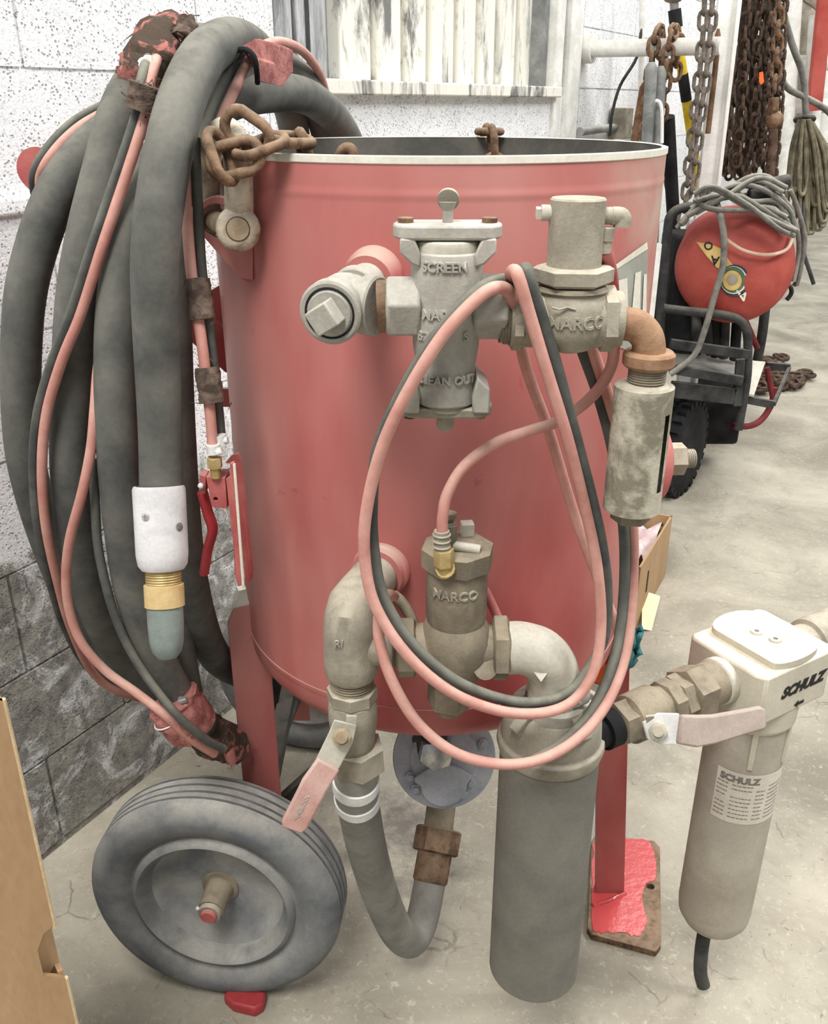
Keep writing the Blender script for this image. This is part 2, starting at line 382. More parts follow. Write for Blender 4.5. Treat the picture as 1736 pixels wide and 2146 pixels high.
def block_mat():
    m, nt, b = node_mat('block_paint')
    g = nd(nt, 'ShaderNodeNewGeometry'); co = g.outputs['Position']
    c = mixc(nt, ramp(nt, noise(nt, co, 5, 5, 0.6), 0.35, 0.65), s2l((232, 234, 236)), s2l((248, 249, 250)))
    vo = nd(nt, 'ShaderNodeTexVoronoi'); vo.inputs['Scale'].default_value = 150; nt.links.new(co, vo.inputs['Vector'])
    pit = mul(nt, ramp(nt, vo.outputs['Distance'], 0.40, 0.24, 0, 1), ramp(nt, noise(nt, co, 40, 4, 0.7), 0.46, 0.56, 0, 1))
    c = mixc(nt, mul(nt, pit, 0.62), c, s2l((112, 115, 118)))
    c = mixc(nt, ramp(nt, noise(nt, co, 190, 4, 0.75), 0.5, 0.68, 0, 0.5), c, s2l((138, 142, 148)))
    # lower courses darker in ragged patches: grime, plus some shade put into the colour
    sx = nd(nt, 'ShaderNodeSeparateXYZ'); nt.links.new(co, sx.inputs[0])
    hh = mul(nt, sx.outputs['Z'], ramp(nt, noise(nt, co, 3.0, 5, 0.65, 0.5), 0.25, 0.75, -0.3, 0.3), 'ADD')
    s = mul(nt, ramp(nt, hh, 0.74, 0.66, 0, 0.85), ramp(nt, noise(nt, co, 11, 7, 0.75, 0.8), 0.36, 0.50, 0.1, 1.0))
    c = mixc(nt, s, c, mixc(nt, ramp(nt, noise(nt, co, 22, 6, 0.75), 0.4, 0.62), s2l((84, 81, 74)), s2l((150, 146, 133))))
    nt.links.new(c, b.inputs['Base Color']); b.inputs['Roughness'].default_value = 0.85; b.inputs['Specular IOR Level'].default_value = 0.2
    h = mul(nt, noise(nt, co, 120, 4, 0.7), mul(nt, pit, -1.2), 'ADD')
    bump(nt, b, h, 0.6, 0.004); return m
MT['block'] = block_mat()
defm('tank_inside', (84, 82, 78), (108, 105, 98), 12, 0.85, fine=200)
defm('chain_grey', (88, 80, 74), (132, 122, 112), 30, 0.8, fine=160, bmp=0.4)
defm('mortar', (196, 197, 196), (220, 221, 220), 30, 0.9, fine=160, bmp=0.4)
def peel_mat():
    m, nt, b = node_mat('peeling_paint'); co = coords(nt)
    mp = nd(nt, 'ShaderNodeMapping'); mp.inputs['Scale'].default_value = (1, 1, 0.25); nt.links.new(co, mp.inputs[0])
    c = mixc(nt, ramp(nt, noise(nt, mp.outputs[0], 9, 7, 0.75, 0.8), 0.50, 0.62), s2l((226, 224, 214)), s2l((112, 112, 110)))
    c = mixc(nt, ramp(nt, noise(nt, co, 26, 5, 0.7), 0.6, 0.72, 0, 0.7), c, s2l((176, 170, 154)))
    nt.links.new(c, b.inputs['Base Color']); b.inputs['Roughness'].default_value = 0.7; return m
MT['peel'] = peel_mat()
def soot_mat():
    m, nt, b = node_mat('sooty_paint'); co = coords(nt)
    mp = nd(nt, 'ShaderNodeMapping'); mp.inputs['Scale'].default_value = (1, 1, 0.2); nt.links.new(co, mp.inputs[0])
    c = mixc(nt, ramp(nt, noise(nt, mp.outputs[0], 14, 7, 0.75, 0.6), 0.38, 0.62), s2l((96, 98, 100)), s2l((206, 208, 210)))
    nt.links.new(c, b.inputs['Base Color']); b.inputs['Roughness'].default_value = 0.8; return m
MT['soot'] = soot_mat()
# ============================================================ THE ROOM
fl = M().grid(lambda u, v: V((-8+22*u, -3+19*v, 0)), 4, 4)
obj('floor', fl, MT['floor'], kind='structure')
wall = M()
T0, T1 = -3.2, 5.6
WIN0, WIN1, SILL = 0.86, 2.19, 1.471
def wbox(m, t0, t1, z0, z1, o0, o1):
    return m.box(W((t0+t1)/2, (z0+z1)/2, (o0+o1)/2), ((t1-t0)/2, abs(o1-o0)/2, (z1-z0)/2), (WD, WN, V((0, 0, 1))))
wbox(wall, T0, 0.66, 0, 3.0, -0.2, -0.005)
wbox(wall, 2.52, T1, 0, 3.0, -0.2, -0.005)
wbox(wall, 0.66, 2.52, 0, 1.21, -0.2, -0.005)
wbox(wall, 0.66, 2.52, 2.45, 3.0, -0.2, -0.005)
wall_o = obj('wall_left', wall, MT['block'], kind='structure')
bh, bl = 0.2075, 0.419
def block_mesh(L):
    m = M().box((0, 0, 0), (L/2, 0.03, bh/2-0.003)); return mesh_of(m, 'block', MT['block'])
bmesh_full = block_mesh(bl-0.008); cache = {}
RW = Matrix((WD, WN, V((0, 0, 1)))).transposed().to_4x4()
z = 0.225-bh; row = 0
while z < 2.4:
    off = 0.0 if row % 2 else -bl/2
    t = off + math.floor((-1.4-off)/bl)*bl
    while t < 4.9:
        a, b_ = t, t+bl
        segs = [(a, b_)]
        if z+bh > 1.21:
            segs = []
            if a < 0.66: segs.append((a, min(b_, 0.66)))
            if b_ > 2.52: segs.append((max(a, 2.52), b_))
        for q0, q1 in segs:
            if q1-q0 < 0.03: continue
            L = round(q1-q0-0.008, 3)
            me = bmesh_full if abs(L-(bl-0.008)) < 0.002 else cache.setdefault(L, block_mesh(L))
            zc = max(z, 0)
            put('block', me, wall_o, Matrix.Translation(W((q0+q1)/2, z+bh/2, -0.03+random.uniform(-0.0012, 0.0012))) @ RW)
        t += bl
    z += bh; row += 1
# the thick ledge joint
lg = M(); wbox(lg, -2.5, 0.3, 1.250, 1.279, -0.02, 0.012)
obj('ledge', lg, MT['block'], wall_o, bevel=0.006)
# --- window opening closed with sheet metal
win = M(); wbox(win, 0.66, 2.52, 1.21, SILL-0.03, -0.2, 0.0)
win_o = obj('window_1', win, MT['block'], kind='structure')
sl = M(); wbox(sl, 0.80, 2.26, SILL-0.034, SILL, -0.09, 0.035)
obj('sill', sl, MT['peel'], win_o, bevel=0.004)
bk = M(); wbox(bk, 0.66, 2.52, SILL-0.03, 2.46, -0.2, -0.11); obj('backing_sheet', bk, MT['soot'], win_o)
# vertical sheet strips: pixel edges in the photograph -> wall positions
edges = [692, 773, 836, 888, 945, 990, 1030, 1073, 1112]
for a, b_ in zip(edges, edges[1:]):
    t0, t1 = wt(PW(a, 100, -0.1)), wt(PW(b_, 100, -0.1))
    m = M(); wbox(m, t0, t1-0.034, SILL, 2.45, -0.11, -0.072)
    wbox(m, t1-0.034, t1, SILL, 2.45, -0.11, -0.096)
    obj('metal_strip', m, MT['peel'], win_o, bevel=0.004)
t0 = wt(PW(1074, 100, -0.1))
m = M(); wbox(m, t0, t0+0.05, SILL, 2.45, -0.11, -0.08); obj('metal_strip', m, MT['soot'], win_o)
m = M(); wbox(m, t0+0.056, WIN1+0.02, SILL, 2.45, -0.11, -0.09); obj('metal_strip', m, MT['soot'], win_o)
for k, (a, b_, o, mt_) in enumerate(((0.66, 0.705, 0.015, 'soot'), (0.708, 0.738, -0.01, 'peel'), (0.742, 0.775, 0.0, 'soot'), (0.778, 0.81, -0.03, 'soot'), (0.814, 0.862, -0.05, 'dark_metal'))):
    m = M(); wbox(m, a, b_, SILL if k else 1.2, 2.45, -0.11, o); obj('jamb_strip', m, MT[mt_], win_o, bevel=0.004)
for k, (a, b_, o, mt_) in enumerate(((2.20, 2.235, -0.02, 'grey_metal'), (2.24, 2.31, 0.012, 'white_metal'), (2.315, 2.345, -0.01, 'grey_metal'), (2.35, 2.47, 0.02, 'white_metal'), (2.475, 2.52, -0.005, 'white_metal'))):
    m = M(); wbox(m, a, b_, 1.21, 2.45, -0.11, o); obj('jamb_strip', m, MT[mt_], win_o, bevel=0.004)
# far end of the hall
fw = M().box((8, 14.3, 2.5), (7.5, 0.1, 2.5)); wb = obj('wall_back', fw, MT['white_paint'], kind='structure')
for i in range(9):
    m = M().box((2.2+i*1.4, 14.19, 2.5), (0.05, 0.03, 2.5)); obj('wall_rib', m, MT['white_metal'], wb)
defm('red_leg', (122, 62, 60), (146, 84, 80), 8, 0.6, fine=120, bmp=0.05)
# ============================================================ THE BLAST POT
pot = thing('blast_pot', 'dusty red upright abrasive blast pot on wheels with grey valves and pipework', 'blast pot', (TC.x, TC.y, 0))
ZR, ZS = 1.368, 0.655
def part(name, m, mt_, parent=pot, **kw): return obj(name, m, MT[mt_], parent, **kw)
N = 96
shell = M().lathe((TC.x, TC.y, 0), (0, 0, 1), [(ZS-0.004, TR), (ZS+0.02, TR), (0.85, TR), (1.1, TR), (1.32, TR), (1.324, TR), (1.3265, TR+0.0007), (1.331, TR+0.0007), (1.3335, TR), (1.338, TR), (1.35, TR), (ZR-0.006, TR)], N, cap=False)
# bottom head
part('tank_shell', shell, 'tank')
hd = M().lathe((TC.x, TC.y, 0), (0, 0, 1), [(ZS+0.003, TR-0.0005), (ZS+0.003, TR+0.0012), (ZS-0.003, TR+0.0012), (ZS-0.006, TR), (ZS-0.012, TR-0.001)] + [(ZS-0.012-0.122*math.sin(PI/2*i/12), TR*math.cos(PI/2*i/12)) for i in range(1, 13)], N, cap=False)
part('bottom_head', hd, 'tank')
inner = M().lathe((TC.x, TC.y, 0), (0, 0, 1), [(ZR, TR-0.006), (1.27, TR-0.007)] + [(1.27-0.09*math.sin(PI/2*i/8), (TR-0.007)*math.cos(PI/2*i/8)) for i in range(1, 9)], N, cap=False)
part('top_head', inner, 'tank_inside')
rim = M().lathe((TC.x, TC.y, 0), (0, 0, 1), [(ZR-0.008, TR), (ZR-0.007, TR+0.0015), (ZR, TR+0.0015), (ZR+0.001, TR-0.003), (ZR, TR-0.0065)], N, cap=False)
part('rim', rim, 'decal_white')
# big logo decal wrapped on the right side of the shell
def shell_patch(poly, off, mt_, name, parent=pot):
    # poly: pixel outline; fan of quads on the shell through the pixels
    pts = [PT(x, y, TR+off) for x, y in poly]; m = M()
    a = m.ring(pts); m.f.append(tuple(a)); return part(name, m, mt_, parent)
def shell_strip(l, r, off, mt_, name, nu=6, parent=pot):
    # quad strip between two pixel polylines l and r, draped on the shell
    m = M()
    nv = len(l)-1
    def fn(u, v):
        k = v*nv; i = min(int(k), nv-1); f = k-i
        a = (l[i][0]+(l[i+1][0]-l[i][0])*f, l[i][1]+(l[i+1][1]-l[i][1])*f)
        b = (r[i][0]+(r[i+1][0]-r[i][0])*f, r[i][1]+(r[i+1][1]-r[i][1])*f)
        return PT(a[0]+(b[0]-a[0])*u, a[1]+(b[1]-a[1])*u, TR+off)
    m.grid(fn, nu, nv*3); return part(name, m, mt_, parent)
dec = shell_strip([(1281, 566), (1281, 600), (1278, 690), (1276, 720)], [(1358, 520), (1357, 600), (1352, 690), (1348, 745)], 0.001, 'decal_grey', 'logo_decal', 8)
shell_strip([(1281, 562), (1279, 573)], [(1357, 507), (1358, 522)], 0.0015, 'decal_white', 'decal_border', 8, dec)
for l, r in (([(1296, 588), (1288, 700)], [(1315, 582), (1319, 700)]), ([(1332, 572), (1321, 700)], [(1344, 568), (1341, 700)]), ([(1350, 575), (1345, 700)], [(1356, 574), (1355, 700)])):
    shell_strip(l, r, 0.002, 'decal_white', 'logo_letter', 4, dec)
# lifting lug with shackle hole
lc = P(460, 462, 1.135); lr = M_(50, 462, 1.135)
_f, _b = P(500, 480, 1.095), P(434, 458, 1.168); hx = _f+(_b-_f)*((1.141-_f.y)/(_b.y-_f.y))+V((0.0, 0, 0.002)); hx.y = 1.135; hr = 0.0195
sh_r = PT(530, 520)
outer = []
for k in range(16):
    a = math.radians(215 - 200*k/15)
    outer.append(lc+V((math.cos(a)*lr, 0, math.sin(a)*lr*0.98)))
outer += [P(530, 430, 1.12), P(530, 588, 1.12), P(505, 585, 1.128)]
lug = M(); n_o = len(outer)
hole = [hx+V((math.cos(-PI/2*0+math.radians(215-200*k/15))*hr, 0, math.sin(math.radians(215-200*k/15))*hr)) for k in range(16)]
hole += [hx+V((hr*math.cos(a), 0, hr*math.sin(a))) for a in (math.radians(0), math.radians(-50), math.radians(-100))]
TH = V((0, 0.012, 0))
a = lug.ring(outer); b = lug.ring(hole); c = lug.ring([p+TH for p in outer]); d = lug.ring([p+TH for p in hole])
lug.bridge(a, b); lug.bridge(c, d); lug.bridge(a, c); lug.bridge(b, d)
part('lifting_lug', lug, 'tank', bevel=0.0015)
lw = M().tube([PT(522, 540, TR)+V((-0.003, 0, 0)), PT(524, 586, TR)+V((-0.003, 0, 0))], 0.005, 8, 1); part('weld_bead', lw, 'red_dusty')
# --- legs, foot, axle and wheels
LX, LY = -0.262, 1.225
leg = M()
lt = P(528, 1262, LY); lb = P(547, 1660, LY)
hw = 0.0315
zt, zb = zat(1275, LY), 0.16
leg.prism([V((LX-hw, LY, zt-0.03)), V((LX-hw+0.012, LY, zt)), V((LX+hw-0.008, LY, zt+0.012)), V((LX+hw, LY, zt)), V((LX+hw, LY, zb)), V((LX-hw, LY, zb))], (0, 0.008, 0))
leg.prism([V((LX-hw, LY+0.008, zt-0.03)), V((LX-hw, LY+0.06, zt-0.03)), V((LX-hw, LY+0.06, zb)), V((LX-hw, LY+0.008, zb))], (0.008, 0, 0))
lego = part('leg', leg, 'tank', bevel=0.0015)
cap_ = M().prism([V((LX-hw, LY, zt-0.03)), V((LX-hw+0.012, LY, zt)), V((LX+hw-0.008, LY, zt+0.012)), V((LX+hw, LY+0.02, zt+0.02)), V((LX+0.01, LY+0.06, zt+0.05)), V((LX-hw, LY+0.06, zt-0.02))], (0, 0.002, 0.004))
part('leg_cap', cap_, 'galv', lego)
RX, RY = 0.384, 1.305
rl = M()
def lx(z_): return RX-0.054*z_/0.7
rl.prism([V((lx(0.012)-0.027, RY, 0.012)), V((lx(0.012)+0.027, RY, 0.012)), V((lx(0.72)+0.027, RY, 0.72)), V((lx(0.72)-0.027, RY, 0.72))], (0, 0.008, 0))
rl.prism([V((lx(0.012)-0.027, RY+0.008, 0.012)), V((lx(0.012)-0.019, RY+0.008, 0.012)), V((lx(0.72)-0.019, RY+0.008, 0.72)), V((lx(0.72)-0.027, RY+0.008, 0.72))], (0, 0.012, 0))
legr = part('leg', rl, 'tank', bevel=0.001)
cr_ = [PZ(1246, 1752, 0.014), PZ(1372, 1762, 0.014), PZ(1384, 1775, 0.014), PZ(1386, 1980, 0.014), PZ(1376, 1994, 0.014), PZ(1240, 1958, 0.014), PZ(1231, 1945, 0.014), PZ(1240, 1765, 0.014)]
fp = plate_holes([p-V((0, 0, 0.014)) for p in cr_], [ring_pts(PZ(1362, 1868, 0.0), (1, 0, 0), (0, 1, 0), 0.0075)], (0, 0, 0.014)); foot = part('foot_plate', fp, 'rust', bevel=0.002)
pat = M(); rr_ = random.Random(3)
for pl in ([(1243, 1770), (1300, 1757), (1362, 1762), (1374, 1800), (1374, 1842), (1350, 1858), (1345, 1885), (1355, 1930), (1345, 1958), (1325, 1962), (1290, 1952), (1262, 1958), (1240, 1945), (1240, 1850)],):
    dense = []
    for (x0, y0), (x1, y1) in zip(pl, pl[1:]+pl[:1]):
        for k in range(4):
            f = k/4; dense.append(PZ(x0+(x1-x0)*f+rr_.uniform(-3, 3), y0+(y1-y0)*f+rr_.uniform(-3, 3), 0.0141))
    pat.prism(dense, (0, 0, 0.0012))
def wetred():
    m, nt, b = node_mat('wet_red_paint'); b.inputs['Base Color'].default_value = (*s2l((206, 84, 84)), 1); b.inputs['Roughness'].default_value = 0.22
    bump(nt, b, noise(nt, coords(nt), 60, 3), 0.3, 0.003); return m
MT['wet_red'] = wetred()
part('fresh_paint', pat, 'wet_red', foot)
wd_ = M().tube([PZ(1243, 1898, 0.015), PZ(1275, 1888, 0.016), PZ(1312, 1872, 0.015)], 0.0045, 8, 4, jit=0.25); part('weld_bead', wd_, 'wet_red', foot)
AX = V((-0.12, -0.99, 0)).normalized()
def wheel(fc, name='wheel', tm='tire', fm='wheel_face'):
    # fc: centre of the outer face at axle height
    R = fc.z; Wd = 0.098; o = fc; ax = AX
    t = M(); pr = [(-Wd*0.5, 0.10), (-Wd, 0.12), (-Wd, R-0.03), (-Wd+0.01, R-0.012)]
    ys = [-Wd+0.016, -0.062, -0.048, -0.034, -0.020]
    pr += [(-Wd+0.02, R-0.002)]
    for y_ in (-0.070, -0.054, -0.038, -0.024):
        pr += [(y_-0.0025, R), (y_-0.0018, R-0.006), (y_+0.0018, R-0.006), (y_+0.0025, R)]
    pr += [(-0.014, R-0.003), (-0.004, R-0.012), (0.002, R-0.024), (0.004, R-0.036), (0.001, R-0.05), (-0.006, R-0.062), (-0.013, R-0.068), (-0.013, R-0.074), (-0.004, R-0.078), (-0.001, R-0.084)]
    pr += [(-0.004, R-0.088), (-0.018, R-0.094), (-0.03, R-0.1)]
    t.lathe(o, ax, pr, 72, cap=False)
    w_ = part(name, t, tm, angle=50)
    gr = M()
    for y_ in (-0.070, -0.054, -0.038, -0.024): gr.lathe(o, ax, [(y_-0.002, R-0.0052), (y_+0.002, R-0.0052)], 72, cap=False)
    part('tread_groove', gr, tm, w_)
    f = M().lathe(o, ax, [(-0.012, R-0.083), (-0.022, R-0.092), (-0.044, R-0.112), (-0.048, R-0.125), (-0.05, 0.03), (-0.05, 0.0)], 64, cap=False)
    part('wheel_disc', f, fm, w_)
    h = M().lathe(o, ax, [(-0.05, 0.032), (-0.046, 0.031), (-0.044, 0.024), (0.004, 0.0215), (0.004, 0.014)], 32, cap=False); part('hub', h, 'cast_dark', w_)
    n_ = M().lathe(o, ax, [(0.0, 0.019), (0.010, 0.019), (0.012, 0.0175), (0.012, 0.0135)], 28, cap=False); part('retaining_ring', n_, 'cast', w_)
    e = M().lathe(o, ax, [(0.002, 0.0135), (0.016, 0.0135), (0.018, 0.011), (0.018, 0.0)], 24, cap=False); part('axle_end', e, 'red_dusty', w_)
    c = M().sphere(o+ax*0.009+V((-0.018, 0, 0.012)), 0.0035, 8); part('cotter_pin', c, 'silver', w_)
    return w_
WC = V((-0.333, 1.088, 0.213))
wheel(WC)
wheel(WC - AX*0.66)
axl = M().cyl(WC - AX*0.05, WC - AX*0.62, 0.0125, n=16); part('axle', axl, 'dark_metal')
lg2 = M().box((LX, 1.66, 0.44), (0.03, 0.004, 0.28)); part('leg', lg2, 'tank')
br = M()
br.bar(P(585, 1410, 1.52), P(556, 1560, 1.52), 0.02, 0.02); br.bar(V((LX, 1.24, 0.3)), V((LX, 1.66, 0.3)), 0.03, 0.03)
br.bar(V((LX+0.02, 1.3, 0.25)), V((0.03, 1.33, 0.52)), 0.02, 0.02)
part('frame_brace', br, 'dark_metal')
# handhole cover on the right flank
hc = P(1392, 965, 1.33); hz = V((1, 0.08, 0)).normalized()
m = M().lathe(V((TC.x+0.29, 1.33, hc.z)), hz, [(0, 0.075), (0.05, 0.072), (0.066, 0.062), (0.074, 0.045), (0.078, 0.0)], 40)
hh = part('handhole_cover', m, 'red_dusty')
m = M().hexp(V((TC.x+0.366, 1.336, hc.z)), V((TC.x+0.396, 1.338, hc.z)), 0.026, 6); part('nut', m, 'cast', hh)
m = M().cyl(V((TC.x+0.39, 1.338, hc.z)), V((TC.x+0.412, 1.34, hc.z)), 0.014)
for k in range(5): m.torus(V((TC.x+0.397+k*0.0034, 1.339, hc.z)), hz, 0.014, 0.0013, 20, 6)
part('threaded_stud', m, 'cast', hh)
# hose rack plates behind the coils
def stadium(a, b, r, th):
    a, b = V(a), V(b); d = (b-a).normalized(); nrm = V((0, 1, 0)); s_ = d.cross(nrm); pts = []
    for k in range(13): an = PI/2+PI*k/12; pts.append(a + (d*math.cos(an)+s_*math.sin(an))*r)
    for k in range(13): an = -PI/2+PI*k/12; pts.append(b + (d*math.cos(an)+s_*math.sin(an))*r)
    return M().prism(pts, nrm*th)
m = stadium(P(80, 356, 1.30), P(165, 440, 1.30), M_(45, 356, 1.30), 0.008); m.bar(P(150, 440, 1.305), V((-0.27, 1.36, 1.06)), 0.05, 0.012, (0, 1, 0)); part('hose_rack', m, 'red_dusty')
m = M().bar(P(440, 610, 1.38), P(500, 700, 1.38), 0.09, 0.01, (0, 1, 0)); part('rack_bracket', m, 'tank')
m = M().bar(P(440, 832, 1.4), P(520, 832, 1.4), 0.03, 0.01, (0, 1, 0)); part('rack_bracket', m, 'tank')

# ============================================================ UPPER PIPE LINE (strainer, relief valve, muffler)
Y0 = 0.90
def ax2(a, b): return (V(b)-V(a)).normalized()
# bung + cross with square plug
bc = PT(785, 578); tee = P(722, 632, 0.925)
d = ax2(bc, tee)
m = M().lathe(bc-d*0.02, d, [(0, 0.034), (0.03, 0.033), (0.034, 0.030), (0.05, 0.0285)], 32); part('weld_bung', m, 'tank')
m = M().cyl(bc, tee, 0.021); tp = P(697, 652, 0.89); d2 = ax2(tee, tp)
m.lathe(tee-d*0.045, d, [(0, 0.027), (0.012, 0.027), (0.014, 0.025)], 32)
m.sphere(tee, 0.029, 20)
m.lathe(tee, d2, [(0, 0.027), (0.028, 0.027), (0.03, 0.0315), (0.043, 0.0315), (0.045, 0.029)], 36)
br_e = P(800, 643, 0.905); d3 = ax2(tee, br_e)
m.lathe(tee, d3, [(0, 0.026), (0.024, 0.026), (0.026, 0.030), (0.038, 0.030), (0.040, 0.028)], 36)
cross = part('pipe_tee', m, 'cast_pale')
pc = tee+d2*0.045
ux, uy = perp(d2); ang = math.radians(32); uxr = ux*math.cos(ang)+uy*math.sin(ang); uyr = d2.cross(uxr)
m = M().lathe(pc-d2*0.004, d2, [(0, 0.0225), (0.006, 0.0225)], 32); m.box(pc+d2*0.012, (0.0125, 0.0125, 0.012), (uxr, uyr, d2)); part('square_plug', m, 'cast_pale', cross, bevel=0.0015)
m = M().torus(pc, d2, 0.0245, 0.0012, 32, 6); part('thread_sealant', m, 'black_line', cross)
m = M().cyl(P(792, 643, Y0), P(812, 642, Y0), 0.0255); part('threaded_nipple', m, 'rust', cross)
# strainer
SX = P(936, 640, Y0).x
def zc(py): return zat(py, Y0)
sc_ = V((SX, Y0, 0))
zA, zB = zc(497), zc(850)
r0 = M_(73, 650, Y0)
st = M().lathe(sc_, (0, 0, 1), [(zc(838), r0*0.93), (zc(800), r0*0.93), (zc(770), r0*0.86), (zc(720), r0*0.96), (zc(650), r0), (zc(590), r0*1.02), (zc(528), r0*1.0), (zc(523), r0*0.97)], 48)
# forks that carry the covers (top and bottom)
for sgn in (-1, 1):
    x_in, x_out = 0.028, M_(99, 500, Y0)
    st.prism([sc_+V((sgn*x_in*1.13, -0.025, zc(493))), sc_+V((sgn*x_out, -0.025, zc(493))), sc_+V((sgn*x_out, -0.025, zc(522))), sc_+V((sgn*r0*1.0, -0.025, zc(546))), sc_+V((sgn*r0*0.74, -0.025, zc(552))), sc_+V((sgn*x_in*0.92, -0.025, zc(523)))], (0, 0.052, 0))
    xo2 = M_(85, 830, Y0)
    st.prism([sc_+V((sgn*0.027, -0.029, zc(849))), sc_+V((sgn*xo2*1.05, -0.029, zc(849))), sc_+V((sgn*xo2*1.05, -0.029, zc(800))), sc_+V((sgn*r0*0.9, -0.029, zc(775))), sc_+V((sgn*0.026, -0.029, zc(815)))], (0, 0.054, 0))
for sgn in (-1, 1):       # hex side ports
    st.hexp(sc_+V((sgn*0.025, 0, zc(642))), sc_+V((sgn*M_(126, 642, Y0), 0, zc(642))), 0.0325, 6, start=math.radians(12))
strain = part('strainer_body', st, 'cast_pale', bevel=0.002)
m = M().lathe(sc_, (0, 0, 1), [(zc(545), 0.0315), (zc(512), 0.0325), (zc(503), 0.031), (zc(500), 0.028)], 40); part('screen_cap', m, 'galv', strain)
m = M().lathe(sc_, (0, 0, 1), [(zc(850), 0.0285), (zc(820), 0.028)], 40); part('cleanout_cap', m, 'cast', strain)
def flange(zc_, L, wd, th, cx=0.0):
    pts = []
    for k in range(9): a = PI/2+PI*k/8; pts.append(V((SX-L+cx+wd*math.cos(a)*0.7, Y0+wd*math.sin(a), zc_)))
    for k in range(9): a = -PI/2+PI*k/8; pts.append(V((SX+L+cx+wd*math.cos(a)*0.7, Y0+wd*math.sin(a), zc_)))
    return M().prism(pts, (0, 0, th))
m = flange(zc(497), 0.034, 0.026, 0.0135); tc_ = part('top_cover', m, 'cast_pale', pot, bevel=0.0025)
for sgn in (-1, 1):
    m = M().hexp(V((SX+sgn*0.040, Y0, zc(484))), V((SX+sgn*0.040, Y0, zc(455))), 0.0075, 12); part('cover_bolt', m, 'rust', tc_)
m = M().cyl(V((SX, Y0, zc(490))), V((SX, Y0, zc(430))), 0.005, n=16)
zk = zc(420)
ko = M().lathe(V((SX, Y0-0.003, zk)), (0.1, 1, 0.35), [(0, 0.008), (0.001, 0.0105), (0.005, 0.0105), (0.006, 0.008)], 24)
m.lathe(V((SX, Y0, zc(441))), (0, 0, 1), [(0, 0.005), (0.008, 0.009)], 16)
part('thumb_screw', m, 'cast_pale', tc_); part('screw_knob', ko, 'cast', tc_)
m = flange(zc(862), 0.031, 0.025, 0.010, 0.0); bcv = part('bottom_cover', m, 'cast', pot, bevel=0.002)
m = M().cyl(V((SX, Y0, zc(858))), V((SX, Y0, zc(880))), 0.004, n=12); m.lathe(V((SX, Y0-0.003, zc(884))), (0.15, 1, -0.3), [(0, 0.007), (0.001, 0.0095), (0.005, 0.0095), (0.006, 0.007)], 20); part('thumb_screw', m, 'cast', bcv)
m = M().hexp(V((SX-0.036, Y0-0.005, zc(862))), V((SX-0.036, Y0-0.005, zc(872))), 0.007, 6); part('cover_bolt', m, 'rust_dark', bcv)
m = M().hexp(V((SX+0.036, Y0-0.005, zc(862))), V((SX+0.036, Y0-0.005, zc(872))), 0.006, 6); part('cover_bolt', m, 'rust', bcv)
for body, pyy, sz, az in (('SCREEN', 562, 0.0125, -0.10), ('MARCO', 663, 0.0135, -0.06), ('BZ', 709, 0.0125, -0.72), ('S', 709, 0.0125, 0.55), ('CLEAN OUT', 800, 0.0115, 0.0)):
    rr = r0*(1.02 if pyy < 620 else 1.0 if pyy < 680 else 0.97 if pyy < 750 else 0.945)
    text(body, sz, 0.0018, on_cyl((SX, Y0), rr+0.0004, az, zat(pyy, Y0-rr)), MT['cast_pale'], 'raised_lettering', strain, bold=0.0003)
# nipple and relief valve
m = M().cyl(P(1050, 668, Y0), P(1078, 670, Y0), 0.0235)
for k in range(4): m.torus(P(1058+k*6, 669, Y0), (1, 0, 0), 0.0235, 0.0015, 24, 6)
part('threaded_nipple', m, 'cast_dark')
VX = P(1197, 640, Y0).x; vc = V((VX, Y0, 0))
r1 = M_(58, 480, Y0)
vb = M().lathe(vc, (0, 0, 1), [(zc(735), 0.012), (zc(728), 0.022), (zc(712), 0.031), (zc(690), 0.0365), (zc(660), 0.0375), (zc(640), 0.0365), (zc(625), 0.035), (zc(618), 0.033), (zc(598), 0.033)], 44)
vb.lathe(V((VX, Y0, zc(668))), (1, 0, 0), [(-0.06, 0.027), (0, 0.03), (0.05, 0.027)], 32)
vb.hexp(V((P(1070, 668, Y0).x, Y0, zc(668))), V((P(1098, 668, Y0).x, Y0, zc(668))), 0.031, 6, start=math.radians(20))
vb.hexp(V((P(1256, 668, Y0).x, Y0, zc(668))), V((P(1290, 668, Y0).x, Y0, zc(668))), 0.0325, 6, start=math.radians(20))
vbo = part('relief_valve_body', vb, 'cast')
m = M().hexp(V((VX, Y0, zc(594))), V((VX, Y0, zc(556))), 0.0395, 6, start=math.radians(25)); part('hex_collar', m, 'cast', vbo)
m = M().torus(V((VX, Y0, zc(606))), (0, 0, 1), 0.0335, 0.002, 36, 6); part('neck_ring', m, 'cast_dark', vbo)
m = M().lathe(vc, (0, 0, 1), [(zc(560), r1), (zc(418), r1), (zc(414), r1-0.0015), (zc(414), 0)], 48); part('valve_cylinder', m, 'cast', vbo)
m = M().cyl(V((VX-r1+0.002, Y0, zc(446))), V((VX-r1-0.008, Y0, zc(446))), 0.0075, n=18); m.hexp(V((VX-r1-0.006, Y0, zc(446))), V((VX-r1-0.013, Y0, zc(446))), 0.0065, 4, start=0.6); part('side_plug', m, 'galv', vbo)
m = M().cyl(V((VX+r1-0.002, Y0, zc(452))), V((VX+r1+0.012, Y0, zc(452))), 0.008, n=18); m.tube([V((VX+r1+0.006, Y0, zc(452))), V((VX+r1+0.016, Y0, zc(455))), V((VX+r1+0.017, Y0, zc(475)))], 0.0085, 12, 6)
m.hexp(P(1270, 475, Y0), P(1266, 505, Y0), 0.0095, 6); m.cyl(P(1266, 500, Y0), P(1265, 530, Y0), 0.0075, n=16); part('hose_fitting', m, 'cast', vbo)
